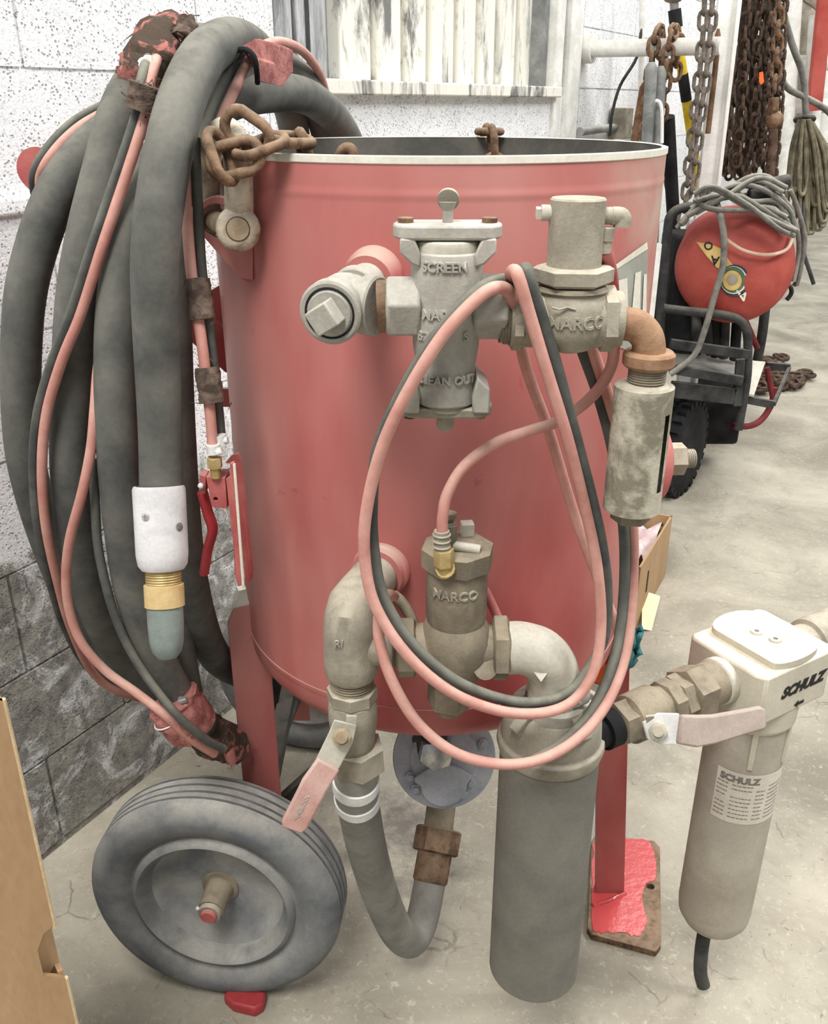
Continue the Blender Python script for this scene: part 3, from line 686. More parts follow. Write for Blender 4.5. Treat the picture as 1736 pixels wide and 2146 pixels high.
text('MARCO', 0.0165, 0.0014, on_cyl((VX, Y0), 0.0376, 0.05, zat(680, Y0-0.036)), MT['cast'], 'raised_lettering', vbo, bold=0.0003)
m = M()
for q in range(3): m.cyl(P(1156+q*17, 644+(q % 2)*5, Y0-0.0365), P(1173+q*17, 644+((q+1) % 2)*5, Y0-0.0365), 0.0012, n=6)
part('raised_mark', m, 'cast', vbo)
# rusty street elbow, nipple and muffler
m = M().tube([P(1284, 678, Y0), P(1305, 678, Y0), P(1335, 684, Y0), P(1356, 706, Y0), P(1361, 735, Y0), P(1361, 750, Y0)], M_(34, 690, Y0)*1.02, 28, 6)
MX = P(1361, 745, Y0).x
m.lathe(V((MX, Y0, zc(768))), (0, 0, 1), [(0, 0.0235), (0.003, 0.0262), (0.013, 0.0262), (0.016, 0.0235)], 36)
el = part('street_elbow', m, 'rust_elbow'); m = M().torus(P(1290, 678, Y0), (1, 0, 0), M_(34, 690, Y0), 0.0022, 28, 6); part('thread', m, 'rust', el)
m = M().cyl(V((MX, Y0, zc(800))), V((MX, Y0, zc(765))), 0.0185)
for k in range(7): m.torus(V((MX, Y0, zc(797)+k*0.0026)), (0, 0, 1), 0.0185, 0.0011, 28, 6)
part('threaded_nipple', m, 'cast_dark')
MX2 = P(1338, 930, Y0).x; ra = M_(61, 900, Y0)
zt_, zb_ = zc(806), zc(1066)
def muff():
    # cylinder with a long slot on its right side
    m = M(); n = 48; s0, s1 = zb_+0.028, zt_-0.026
    lv = [zb_, zb_+0.001, s0, s1, zt_-0.001, zt_]; rr = [ra-0.004, ra, ra, ra, ra, ra-0.004]
    rings = [m.ring([V((MX2+r_*math.sin(2*PI*k/n), Y0-r_*math.cos(2*PI*k/n), z_)) for k in range(n)]) for z_, r_ in zip(lv, rr)]
    slot = (5, 6)
    for i, (a, b) in enumerate(zip(rings, rings[1:])):
        for k in range(n):
            if i == 2 and k in slot: continue
            j = (k+1) % n; m.f.append((a[k], a[j], b[j], b[k]))
    m.f.append(tuple(rings[0])); m.f.append(tuple(rings[-1])); 
    return m
mu = part('exhaust_muffler', muff(), 'muffler')
m = M().lathe((MX2, Y0, 0), (0, 0, 1), [(zb_+0.002, ra*0.4), (zt_-0.002, ra*0.4)], 32); part('muffler_liner', m, 'muffler', mu)
m = M().lathe((MX2, Y0, 0), (0, 0, 1), [(zt_-0.001, ra-0.004), (zt_+0.002, 0.0215), (zt_+0.0025, 0.018)], 40); part('muffler_top', m, 'cast', mu)
m = M().hexp(V((MX2, Y0, zc(1090))), V((MX2, Y0, zb_+0.002)), 0.0215, 6, start=0.35); part('drain_plug', m, 'cast_dark', mu)

# ============================================================ LOWER PIPE LINE
Y1 = 0.92
def zl(py): return zat(py, Y1)
b2 = PT(800, 1192); e2 = P(757, 1245, 0.955); dd = ax2(b2, e2)
m = M().lathe(b2-dd*0.02, dd, [(0, 0.038), (0.03, 0.037), (0.033, 0.034), (0.045, 0.034)], 36)
bung = part('weld_bung', m, 'tank')
m = M().lathe(b2, dd, [(0.0, 0.027), (0.05, 0.027)], 32); part('pipe_nipple', m, 'cast', bung)
TX = P(735, 1350, Y1).x
m = M().tube([b2+dd*0.032, e2, P(740, 1268, Y1+0.012), P(736, 1290, Y1+0.002), V((TX, Y1, zl(1318))), V((TX, Y1, zl(1385)))], lambda t: 0.029+0.0036*t, 32, 1)
m.lathe((TX, Y1, 0), (0, 0, 1), [(zl(1415), 0.0285), (zl(1408), 0.0315), (zl(1385), 0.0325)], 36)
m.lathe(V((TX, Y1, zl(1352))), (1, 0, 0), [(0, 0.024), (0.038, 0.024), (0.040, 0.0265), (0.05, 0.0265), (0.052, 0.024)], 32)
ty = part('pipe_tee', m, 'cast')
text('RI', 0.013, 0.0012, on_plane(P(710, 1350, Y1-0.032), (1, 0.0, 0.0), (0.08, 0, 1)), MT['cast_pale'], 'raised_lettering', ty)
m = M().cyl(V((TX, Y1, zl(1440))), V((TX, Y1, zl(1410))), 0.0255)
for k in range(5): m.torus(V((TX, Y1, zl(1437)+k*0.0036)), (0, 0, 1), 0.0255, 0.0014, 28, 6)
part('threaded_nipple', m, 'cast_dark')
m = M().hexp(V((TX, Y1, zl(1466))), V((TX, Y1, zl(1438))), 0.031, 8)
m.lathe((TX, Y1, 0), (0, 0, 1), [(zl(1580), 0.023), (zl(1572), 0.026), (zl(1540), 0.027), (zl(1505), 0.0305), (zl(1480), 0.0305), (zl(1465), 0.029)], 36)
bv = part('ball_valve', m, 'cast')
lz = zl(1545)
m = M().hexp(V((TX+0.006, Y1, zl(1610))), V((TX+0.004, Y1, zl(1560))), 0.0345, 6, start=0.2); part('hex_end', m, 'cast', bv)
# lever of the valve: silver plate, bent pink grip
q = [P(724, 1512, 0.872), P(714, 1545, 0.868), P(686, 1600, 0.862), P(655, 1645, 0.858), P(618, 1722, 0.856)]
def strap(pts, wds, th, nrm):
    m = M(); nrm = V(nrm).normalized(); L = []; R = []
    for i, p in enumerate(pts):
        t = (pts[min(i+1, len(pts)-1)]-pts[max(i-1, 0)]).normalized(); s_ = t.cross(nrm).normalized()
        L.append(p+s_*wds[i]/2); R.append(p-s_*wds[i]/2)
    rings = [m.ring([l, r, r+nrm*th, l+nrm*th]) for l, r in zip(L, R)]
    for a, b in zip(rings, rings[1:]): m.bridge(a, b)
    m.f.append(tuple(rings[0])); m.f.append(tuple(rings[-1])); return m
m = strap(q[:3], [0.027, 0.031, 0.030], 0.004, (0.1, -0.9, 0.25)); lv = part('valve_lever', m, 'galv', bv, bevel=0.001)
m = strap([q[2]+V((0.002, 0, 0.003)), P(660, 1640, 0.856), P(648, 1665, 0.855), q[4], P(612, 1734, 0.856)], [0.0305, 0.033, 0.033, 0.033, 0.026], 0.009, (0.1, -0.9, 0.25)); gp = part('lever_grip', m, 'lever_pink', bv, bevel=0.003)
m = M().hexp(P(716, 1545, 0.866), P(716, 1545, 0.855), 0.0115, 6); m.cyl(P(716, 1546, 0.856), P(716, 1546, 0.851), 0.007, n=16); part('lever_nut', m, 'bolt', bv)
m = M().tube([P(716, 1545, 0.90), P(716, 1545, 0.87)], 0.009, 12, 1); m.bar(P(737, 1500, 0.872), P(735, 1530, 0.87), 0.012, 0.004, (0, 1, 0)); part('valve_stem', m, 'galv', bv)
u_ = (P(612, 1735, 0.856)-P(660, 1640, 0.856)).normalized()
text('NIBCO', 0.012, 0.0006, on_plane(P(633, 1692, 0.846), u_*-1, V((0.85, 0, 0.5))), MT['galv'], 'raised_lettering', gp)
# hose down to the floor and back up to the metering valve
hp = [V((TX+0.006, Y1, zl(1600))), P(746, 1640, 0.925), P(752, 1690, 0.945), P(771, 1785, 0.995), P(800, 1880, 1.055), P(833, 1952, 1.10), P(862, 1970, 1.13), P(884, 1930, 1.165), P(899, 1860, 1.205), P(910, 1800, 1.24)]
m = M().tube(hp, 0.0285, 28, 8); bo = part('outlet_hose', m, 'hose_dusty')
hpp = catmull(hp, 8)
def pix(p):
    dz = p.z-H; dep = p.y*cp-dz*sp; return (CX+F*p.x/dep, CY-F*(dz*cp+p.y*sp)/dep)
for pyy in (1640, 1674):
    ib = min(range(1, len(hpp)-1), key=lambda i: abs(pix(hpp[i])[1]-pyy)); db = (hpp[ib+1]-hpp[ib-1]).normalized()
    m = M().lathe(hpp[ib]-db*0.0095, db, [(0, 0.028), (0.001, 0.0305), (0.018, 0.0305), (0.019, 0.028)], 36, cap=False); part('hose_band', m, 'silver', bo)
m = M().box(P(785, 1645, 0.925), (0.003, 0.006, 0.011)); part('band_clip', m, 'silver', bo, bevel=0.001)
g0, g1, g2 = P(901, 1850, 1.21), P(914, 1775, 1.255), P(922, 1730, 1.28)
dg = ax2(g0, g2)
m = M().lathe(g0, dg, [(0, 0.029), (0.004, 0.0315), (0.05, 0.0315), (0.052, 0.029)], 32); m.hexp(g0+dg*0.05, g0+dg*0.095, 0.042, 6, start=0.2); cpl = part('hose_coupling', m, 'rust')
m = M().cyl(g0+dg*0.06, P(930, 1650, 1.33), 0.027); part('valve_pipe', m, 'cast_dark', cpl)
# metering valve under the pot
mc = P(932, 1587, 1.26); mn = V((0.06, -0.9, 0.42)).normalized()
m = M().lathe(mc, mn, [(-0.02, 0.06), (-0.02, 0.088), (-0.003, 0.090), (0.0, 0.0885), (0.0, 0.062), (0.006, 0.058), (0.006, 0)], 56)
mv = part('metering_valve', m, 'bluegrey')
ux, uy = perp(mn)
if uy.z < 0: ux, uy = -ux, -uy
if ux.x < 0: ux = -ux
def mp_(a, b, c): return mc+ux*a+uy*b+mn*c
for a, b in ((-0.062, 0.042), (0.068, 0.022), (0.045, -0.045), (-0.052, -0.052), (0.028, -0.064), (-0.06, -0.03)):
    m = M().hexp(mp_(a, b, 0), mp_(a, b, 0.006), 0.0095, 6); m.cyl(mp_(a, b, 0.004), mp_(a, b, 0.012), 0.005, n=12); part('flange_bolt', m, 'bluegrey', mv)
pts = [mp_(-0.055, -0.035, 0.004)] + [mp_(-0.055+0.1*k/10, -0.03+0.022*math.sin(PI*k/10), 0.004) for k in range(11)] + [mp_(0.04*math.cos(a)-0.004, -0.045-0.036*math.sin(a), 0.004) for a in [PI*k/10 for k in range(11)]]
m = M().prism(pts, mn*0.012); part('cover_plate', m, 'bluegrey', mv, bevel=0.002)
m = M().hexp(mp_(-0.018, 0.02, 0.0), mp_(-0.016, 0.012, 0.036), 0.030, 6, start=0.3); part('hex_body', m, 'chrome', mv)
m = M().hexp(mp_(-0.018, 0.035, 0.02), mp_(-0.02, 0.06, 0.035), 0.022, 6, start=0.5); part('hex_nut', m, 'dark_metal', mv)
m = M().cyl(V((TC.x, TC.y, 0.53)), V((TC.x-0.01, 1.28, 0.37)), 0.034); part('outlet_neck', m, 'dark_metal')

# --- outlet valve with capped cylinder
OX = P(955, 1340, Y1).x
m = M().cyl(V((P(795, 1362, Y1).x, Y1, zl(1360))), V((P(850, 1366, Y1).x, Y1, zl(1360))), 0.0215); part('pipe_nipple', m, 'cast_dark')
oc = V((OX, Y1, 0))
m = M().lathe(oc, (0, 0, 1), [(zl(1425), 0.020), (zl(1415), 0.030), (zl(1395), 0.039), (zl(1360), 0.044), (zl(1330), 0.043), (zl(1305), 0.037), (zl(1296), 0.034)], 48)
zp = zl(1358)
m.lathe(V((OX, Y1, zp)), (1, 0, 0), [(-0.055, 0.028), (0, 0.036), (0.045, 0.028)], 36)
m.hexp(V((P(832, 1350, Y1).x, Y1, zp)), V((P(872, 1350, Y1).x, Y1, zp)), 0.037, 6, start=0.25)
m.hexp(V((P(1030, 1358, Y1).x, Y1, zp)), V((P(1066, 1358, Y1).x, Y1, zp)), 0.040, 6, start=0.25)
ov = part('outlet_valve_body', m, 'cast_dark')
r2 = M_(64, 1240, Y1)
m = M().lathe(oc, (0, 0, 1), [(zl(1302), r2-0.006), (zl(1296), r2-0.001), (zl(1285), r2), (zl(1170), r2)], 44); cy = part('valve_cylinder', m, 'cast_dark', ov)
text('MARCO', 0.0155, 0.0013, on_cyl((OX, Y1), r2+0.0008, -0.10, zat(1252, Y1-r2), 0.0), MT['cast'], 'raised_lettering', ov, bold=0.0003)
zt2, zt3 = zl(1186), zl(1140)
m = M().hexp(V((OX, Y1, zt2)), V((OX, Y1, zt3)), r2+0.0065, 8, start=0.2); part('hex_cap', m, 'cast_dark', ov)
m = M().tube([V((OX-0.012, Y1-0.012, zt3)), V((OX-0.012, Y1-0.012, zt3+0.016)), V((OX-0.012, Y1-0.01, zt3+0.028))], 0.0105, 14, 4)
m.lathe(V((OX-0.011, Y1-0.004, zt3+0.02)), (0, 0.1, 1), [(0, 0.009), (0.008, 0.009), (0.009, 0.0065), (0.013, 0.0065), (0.014, 0.0095), (0.02, 0.0095), (0.02, 0.004)], 18); part('bleed_elbow', m, 'cast_dark', ov)
m = M().cyl(V((OX-0.006, Y1-0.016, zt3+0.006)), V((OX+0.024, Y1-0.020, zt3+0.003)), 0.0055, n=14); part('bleed_handle', m, 'galv', ov)
m = M().hexp(V((OX+0.012, Y1+0.024, zt3)), V((OX+0.012, Y1+0.024, zt3+0.016)), 0.010, 4, start=0.9); part('square_plug', m, 'galv', ov)
bx = P(929, 1150, Y1-0.045)
m = M().cyl(P(926, 1112, Y1-0.04), P(927, 1150, Y1-0.04), 0.0085, n=18)
for k in range(3): m.torus(P(926, 1120+k*12, Y1-0.04), (0, 0, 1), 0.009, 0.0013, 18, 6)
part('hose_barb', m, 'cast', ov)
m = M().hexp(P(930, 1150, Y1-0.04), P(931, 1185, Y1-0.04), 0.0115, 6, start=0.4); m.cyl(P(931, 1182, Y1-0.04), P(931, 1205, Y1-0.038), 0.008, n=12); m.cyl(P(933, 1190, Y1-0.042), P(940, 1192, Y1-0.02), 0.011, n=14); part('brass_fitting', m, 'brass', ov)
m = M().cyl(P(1018, 1400, Y1-0.034), P(1014, 1400, Y1-0.02), 0.014, n=18); part('side_boss', m, 'cast_dark', ov)
m = M().hexp(V((OX-0.006, Y1, zl(1475))), V((OX-0.004, Y1, zl(1420))), 0.028, 6, start=0.3); m.lathe((OX-0.006, Y1, 0), (0, 0, 1), [(zl(1488), 0.018), (zl(1474), 0.02)], 24); part('bottom_plug', m, 'cast_dark', ov)
# pale elbow down into the moisture trap
CYN = 0.945
KX = P(1150, 1600, CYN).x
m = M().tube([V((P(1062, 1362, Y1).x, Y1, zp)), V((P(1095, 1362, Y1).x, Y1, zp)), P(1135, 1372, Y1), P(1158, 1405, Y1+0.005), P(1160, 1450, Y1+0.01), P(1158, 1500, Y1+0.012)], 0.0315, 32, 6)
m.lathe(P(1162, 1502, Y1+0.012), (0, 0, 1), [(0, 0.034), (0.004, 0.0365), (0.024, 0.0365), (0.028, 0.033)], 32)
ge = part('pale_elbow', m, 'galv'); 
ec0 = P(1134, 1400, Y1); en = (V((0, 0, H))-ec0).normalized(); ec = ec0+en*0.0335; eu = V((1, 0, 0)); ev = en.cross(eu).normalized()
m = M().prism([ec+ev*0.016, ec+eu*0.012, ec-ev*0.016, ec-eu*0.012], -en*0.004); part('diamond_mark', m, 'galv', ge)
kc = V((KX, CYN, 0)); rk = M_(103, 1600, CYN)
zk1, zk0 = zat(1560, CYN), zat(2085, CYN-rk*0.5)
zk0 = zat(2108, CYN-rk)
m = M().lathe(kc, (0, 0, 1), [(zk0, rk-0.012), (zk0+0.002, rk-0.004), (zk0+0.006, rk), (zk1+0.0, rk)], 56)
cn = part('moisture_trap', m, 'canister')
m = M().lathe(kc, (0, 0, 1), [(zk1-0.004, rk+0.002), (zk1+0.008, rk+0.005), (zk1+0.016, rk+0.004), (zk1+0.018, rk), (zk1+0.05, rk-0.002), (zk1+0.062, rk-0.012), (zk1+0.066, 0.03)], 56, cap=False)
for k, az in enumerate((-0.9, 0.5, 1.9, 3.4)):
    d_ = V((math.sin(az), -math.cos(az), 0)); m.bar(kc+d_*0.03+V((0, 0, zk1+0.07)), kc+d_*(rk-0.002)+V((0, 0, zk1+0.045)), 0.016, 0.03)
th = part('trap_head', m, 'cast', cn, bevel=0.002)
m = M().lathe(kc+V((0.005, 0, 0)), (0, 0, 1), [(zk1+0.06, 0.042), (zk1+0.085, 0.040), (zk1+0.085, 0.03)], 36); part('inlet_collar', m, 'canister', cn)
m = M().bar(P(1228, 1470, CYN-0.02), P(1195, 1520, CYN-0.02), 0.034, 0.02, (0, 1, 0)); part('bracket_tab', m, 'galv', cn, bevel=0.002)
# ============================================================ SIDE PIPE TO THE COMPRESSED-AIR FILTER
ZP = 0.675
def PP(px, py): return PZ(px, py, ZP)
s0, s1 = PP(1262, 1532), PP(1700, 1342)
sd = ax2(s0, s1); SL = (s1-s0).length
def S(k): return s0+sd*(SL*k)
def sk(px):      # parameter of the pipe axis for a pixel column
    best = min(range(401), key=lambda i: abs(px - (CX+F*S(i/400).x/(S(i/400).y*cp-(S(i/400).z-H)*sp)))); return best/400
m = M().cyl(s0-sd*0.05, S(sk(1300)), 0.021); m.lathe(S(sk(1258)), sd, [(0, 0.026), (0.02, 0.026)], 28); part('pipe_nipple', m, 'black')
m = M().hexp(S(sk(1288)), S(sk(1318)), 0.031, 6, start=0.3)
m.lathe(S(sk(1310)), sd, [(0, 0.026), (0.006, 0.033), (0.05, 0.034), (0.06, 0.028), (0.075, 0.0275)], 32)
m.hexp(S(sk(1385)), S(sk(1412)), 0.033, 8, start=0.2)
b2v = part('ball_valve', m, 'cast_dark')
m = M().hexp(S(sk(1408)), S(sk(1432)), 0.034, 6); m.hexp(S(sk(1430)), S(sk(1472)), 0.039, 6, start=0.5); m.lathe(S(sk(1468)), sd, [(0, 0.032), (0.05, 0.032)], 32); part('pipe_union', m, 'cast_dark')
m = M().lathe(S(sk(1495)), sd, [(0, 0.030), (0.004, 0.034), (0.016, 0.034), (0.02, 0.031), (0.05, 0.030)], 32); part('threaded_nipple', m, 'galv')
# lever
yv = 0.945
lp = [P(1350, 1530, yv), P(1380, 1526, yv-0.004), P(1420, 1526, yv-0.004)]
m = strap(lp, [0.024, 0.042, 0.04], 0.004, (0.35, -0.85, 0.3)); part('valve_lever', m, 'silver', b2v, bevel=0.001)
m = strap([P(1418, 1526, yv-0.006), P(1455, 1530, yv-0.006), P(1490, 1526, yv-0.002), P(1540, 1514, yv+0.004), P(1590, 1502, yv+0.01), P(1598, 1500, yv+0.012)], [0.037, 0.041, 0.038, 0.034, 0.031, 0.02], 0.009, (0.3, -0.85, 0.35)); part('lever_grip', m, 'lever_grey', b2v, bevel=0.003)
m = M().hexp(P(1380, 1532, yv-0.004), P(1380, 1532, yv-0.016), 0.012, 6); m.cyl(P(1380, 1533, yv-0.014), P(1380, 1533, yv-0.02), 0.007, n=16); part('lever_nut', m, 'cast', b2v)
m = M().cyl(P(1378, 1525, yv), P(1368, 1500, yv+0.06), 0.012, n=18); m.bar(P(1362, 1500, yv+0.0), P(1364, 1522, yv), 0.01, 0.004, (0, 1, 0)); part('valve_stem', m, 'cast', b2v)
# filter head block
fk = sk(1592); fc = S(fk); sn = V((sd.y, -sd.x, 0))       # sn towards the camera side
hl, hw_, = 0.078, 0.058
def fp_(a, b, z): return fc+sd*a+sn*b+V((0, 0, z))
ztop, zbot = 0.036, -0.055
prof = [(-hl, 0.06), (-hl, -0.052), (-hl*0.9, -0.066), (hl*0.9, -0.066), (hl, -0.052), (hl, 0.06), (hl*0.9, 0.07), (-hl*0.9, 0.07)]
m = M().prism([fp_(a, -b, -0.045) for a, b in prof], (0, 0, ztop+0.045))
m.lathe(fc+V((0, 0, -0.085)), (0, 0, 1), [(0, 0.060), (0.003, 0.0635), (0.045, 0.0645)], 48)
fh = part('filter_head', m, 'filter_head', bevel=0.004)
tp_ = [fp_(-0.05+0.1*0.0, 0, 0)]
oval = []
for k in range(13): a = PI*k/12; oval.append(fp_(0.055*math.cos(a)*0.85, 0.052+0.014*math.sin(a), ztop))
for k in range(13): a = PI+PI*k/12; oval.append(fp_(0.055*math.cos(a)*0.85, -0.046+0.026*math.sin(a), ztop))
m = plate_holes(oval, [ring_pts(fp_(a, b, ztop), sd, sn, 0.0036) for a, b in ((-0.002, -0.012), (0.004, 0.016))], (0, 0, 0.010)); pd = part('head_pad', m, 'filter_head')
for a, b in ((-0.002, -0.012), (0.004, 0.016)):
    m = M().lathe(fp_(a, b, ztop+0.009), (0, 0, 1), [(0, 0.0092), (0.004, 0.0085), (0.004, 0.0035), (0.0, 0.0035)], 24, cap=False); part('port_ring', m, 'filter_head', pd)
side_c = fp_(0.0, 0.0665, 0)
text('SCHULZ', 0.024, 0.0004, on_plane(fp_(0.012, 0.0664, -0.004), sd, (0, 0, 1)), MT['ink'], 'printed_lettering', fh, shear=0.3, bold=0.0012)
ar = [(-0.011, 0.0), (-0.003, 0.006), (-0.003, 0.0025), (0.010, 0.0025), (0.010, -0.0025), (-0.003, -0.0025), (-0.003, -0.006)]
m = M().prism([fp_(0.012+a, 0.0664, -0.034+b) for a, b in ar], sn*0.0004); part('flow_arrow', m, 'ink', fh)
m = M().lathe(S(sk(1502)), sd, [(0, 0.036), (0.02, 0.036)], 32); 
# bowl
rb = 0.0585
zb0 = 0.155; zb1 = fc.z-0.083
m = M().lathe((fc.x, fc.y, 0), (0, 0, 1), [(zb0-0.0, 0.012), (zb0+0.002, 0.03), (zb0+0.012, 0.048), (zb0+0.028, rb-0.002), (zb0+0.045, rb), (zb1, rb)], 56)
bw = part('filter_bowl', m, 'filter')
azc = math.atan2(-0.5, 0.86)
def bowl_rib(az):
    d_ = V((math.sin(az), -math.cos(az), 0)); c_ = V((fc.x, fc.y, 0))
    return M().box(c_+d_*(rb+0.0005)+V((0, 0, zb1-0.032)), (0.004, 0.003, 0.032), (V((math.cos(az), math.sin(az), 0)), d_, V((0, 0, 1))))
part('bowl_rib', bowl_rib(-0.20), 'filter_head', bw, bevel=0.001); part('bowl_rib', bowl_rib(0.85), 'filter_head', bw, bevel=0.001)
lz0, lz1 = zat(1728, fc.y-rb), zat(1625, fc.y-rb)
aw0, aw1 = -0.95, 1.0
m = M().grid(lambda u, v: V((fc.x+(rb+0.0006)*math.sin(aw0+(aw1-aw0)*u), fc.y-(rb+0.0006)*math.cos(aw0+(aw1-aw0)*u), lz0+(lz1-lz0)*v)), 24, 1)
lab = part('rating_label', m, 'label_paper', bw)
text('SCHULZ', 0.0155, 0.0002, on_cyl((fc.x, fc.y), rb+0.0009, -0.36, lz1-0.013), MT['ink_faded'], 'printed_lettering', lab, bold=0.0008)
m = M(); rl_ = random.Random(5)
for row in range(9):
    zz = lz1-0.024-row*(lz1-lz0-0.030)/8.5
    for a0, a1 in ((-0.9, -0.62), (-0.52, -0.02), (0.08, 0.32), (0.42, 0.9)):
        if rl_.random() < 0.12: continue
        a = a0
        while a < a1-0.03:
            wd = rl_.uniform(0.03, 0.10); e = min(a+wd, a1)
            m.grid(lambda u, v, a=a, e=e: V((fc.x+(rb+0.001)*math.sin(a+(e-a)*u), fc.y-(rb+0.001)*math.cos(a+(e-a)*u), zz+0.0016*v)), 2, 1); a = e+0.018
part('printed_lines', m, 'ink_faded', lab)
m = M().tube([V((fc.x-0.012, fc.y-0.01, zb0+0.01)), V((fc.x-0.012, fc.y-0.01, zb0-0.05)), V((fc.x-0.008, fc.y-0.012, zb0-0.105)), V((fc.x+0.0, fc.y-0.016, zb0-0.135))], 0.0115, 16, 5); part('drain_hose', m, 'dark_metal')
m = M().lathe(S(sk(1690))-sd*0.03, sd, [(0, 0.03), (0.03, 0.03), (0.032, 0.036), (0.05, 0.037), (0.07, 0.036), (0.3, 0.036)], 36); part('supply_pipe', m, 'cast')
# ============================================================ SHACKLE AND CHAINS ON THE POT
fe, be = P(500, 480, 1.095), P(434, 458, 1.168)
shk = thing('shackle', 'pale rust-speckled bow shackle pinned through the red lifting lug', 'shackle', tuple(fe))
bow = [fe+V((0, 0.003, 0.006)), P(501, 420, 1.094), P(499, 350, 1.092), P(494, 300, 1.098), P(474, 275, 1.116), P(448, 296, 1.140), P(435, 345, 1.158), P(432, 410, 1.167), be]
m = M().tube(bow, lambda t: 0.0172-0.0015*math.sin(PI*t), 18, 6)
pd_ = V((-0.15, 0.98, -0.12)).normalized(); pb_ = (be-fe).normalized()
m.lathe(fe-pd_*0.013, pd_, [(-0.006, 0.016), (-0.003, 0.0225), (0.002, 0.0255), (0.016, 0.0255), (0.022, 0.018)], 28); m.lathe(be-pd_*0.005, pd_, [(0, 0.017), (0.003, 0.0215), (0.012, 0.0215), (0.015, 0.017)], 28)
obj('bow', m, MT['shackle'], shk)
m = M().cyl(fe-pd_*0.0202, fe, 0.0125, n=24); m.cyl(fe, be+pb_*0.012, 0.0125, n=24); obj('pin', m, MT['bolt'], shk)
m = M().torus(fe-pd_*0.0192, pd_, 0.0127, 0.0011, 24, 6); obj('pin_groove', m, MT['rust_dark'], shk)
def link_mesh(L, Wd, r, mt_, seg=20, k=8, name='link'):
    pts = []
    hs = (L-Wd)/2
    for i in range(seg): 
        a = 2*PI*i/seg; pts.append(V(((hs if math.cos(a) >= 0 else -hs)+Wd/2*math.cos(a), Wd/2*math.sin(a), 0)))
    m = M(); rings = []
    n = len(pts)
    for i, p in enumerate(pts):
        t = (pts[(i+1) % n]-pts[i-1]).normalized(); x = t.cross(V((0, 0, 1))).normalized()
        rings.append(m.ring([p+x*math.cos(2*PI*j/k)*r+V((0, 0, 1))*math.sin(2*PI*j/k)*r for j in range(k)]))
    for i in range(n): m.bridge(rings[i], rings[(i+1) % n])
    return mesh_of(m, name, MT[mt_], 60)
def frame(c, d, nrm):
    d = V(d).normalized(); nrm = V(nrm); nrm = (nrm-d*nrm.dot(d)).normalized(); y = nrm.cross(d)
    mm = Matrix((d, y, nrm)).transposed().to_4x4(); return Matrix.Translation(c) @ mm
lk = link_mesh(0.056, 0.033, 0.0062, 'rust')
ch = thing('chain', 'rusty short chain looped through the shackle and over the tank rim', 'chain', tuple(P(560, 310, 1.1)))
for a, b, nrm in (
    ((440, 345, 1.055), (547, 320, 1.055), (0.25, -0.9, 0.3)),
    ((497, 324, 1.055), (595, 288, 1.078), (0.1, -0.2, 1)),
    ((484, 252, 1.077), (552, 302, 1.066), (0.3, -0.9, -0.3)),
    ((455, 302, 1.061), (472, 354, 1.051), (0.9, -0.4, 0.1)),
    ((570, 292, 1.072), (644, 293, 1.116), (0.1, -0.25, 1)),
    ((634, 296, 1.112), (648, 362, 1.125), (0.9, 0.3, 0.2))):
    A, B = P(*a), P(*b); put('link', lk, ch, frame((A+B)/2, B-A, nrm))
ch2 = thing('chain', 'rusty chain end hooked over the far side of the tank rim', 'chain', tuple(P(1025, 290, 1.6)))
rimx = P(1026, 272, 1.615).x; rimy = TC.y+math.sqrt(0.302**2-(rimx-TC.x)**2)
for c_, d_, nrm in ((V((rimx, rimy-0.002, ZR+0.0085)), V((0.15, -1, 0.03)), V((0, 0.03, 1))), (V((rimx+0.004, rimy-0.034, ZR-0.012)), V((0.1, 0, -1)), V((1, 0.1, 0))),
                    (V((rimx+0.008, rimy-0.034, ZR-0.054)), V((0.08, 0, -1)), V((0.2, 1, 0))), (V((rimx+0.011, rimy-0.036, ZR-0.096)), V((0.08, 0, -1)), V((1, 0.2, 0))), (V((rimx-0.004, rimy+0.030, ZR-0.012)), V((-0.1, 0.1, -1)), V((1, 0.2, 0)))):
    put('link', lk, ch2, frame(c_, d_, nrm))
m = M().tube([P(714, 332, 1.2), P(720, 318, 1.2), P(732, 314, 1.2), P(738, 330, 1.2), P(738, 400, 1.2), P(737, 585, 1.2)], 0.0085, 12, 5)
obj('hook_tip', m, MT['rust'], ch)
# ============================================================ BLAST HOSE COIL
D = -0.055
def HP(L, d=0.0): return [P(x, y, yy+D+d) for x, y, yy in L]
HR = 0.0262
coil = thing('blast_hose_coil', 'heavy grey rubber blast hose hanging in tall loops beside the red pot', 'hose', tuple(V((-0.45, 1.15, 0.4))))
hA = [(338, 1045, 1.085), (336, 900, 1.095), (327, 700, 1.09), (324, 560, 1.085), (335, 428, 1.09), (360, 286, 1.12), (391, 185, 1.17), (432, 112, 1.24), (485, 84, 1.34), (535, 105, 1.47), (580, 165, 1.62), (612, 250, 1.74), (630, 380, 1.80)]
hD = [(522, 1561, 1.39), (503, 1555, 1.36), (445, 1532, 1.245), (395, 1490, 1.18), (352, 1425, 1.165), (312, 1335, 1.15), (275, 1210, 1.15), (250, 1000, 1.15), (242, 800, 1.16), (250, 620, 1.18), (285, 460, 1.2), (340, 330, 1.25), (410, 225, 1.32), (475, 160, 1.40), (540, 134, 1.50), (600, 146, 1.61), (648, 193, 1.71), (682, 275, 1.79), (700, 400, 1.83)]
hE = [(535, 1416, 1.43), (500, 1408, 1.385), (452, 1375, 1.315), (418, 1300, 1.245), (388, 1150, 1.21), (370, 922, 1.21), (360, 700, 1.22), (358, 560, 1.23), (364, 450, 1.245), (378, 365, 1.265), (394, 302, 1.295), (428, 248, 1.33), (492, 206, 1.395), (585, 194, 1.49), (650, 206, 1.63), (708, 256, 1.77), (742, 330, 1.83), (750, 430, 1.86)]
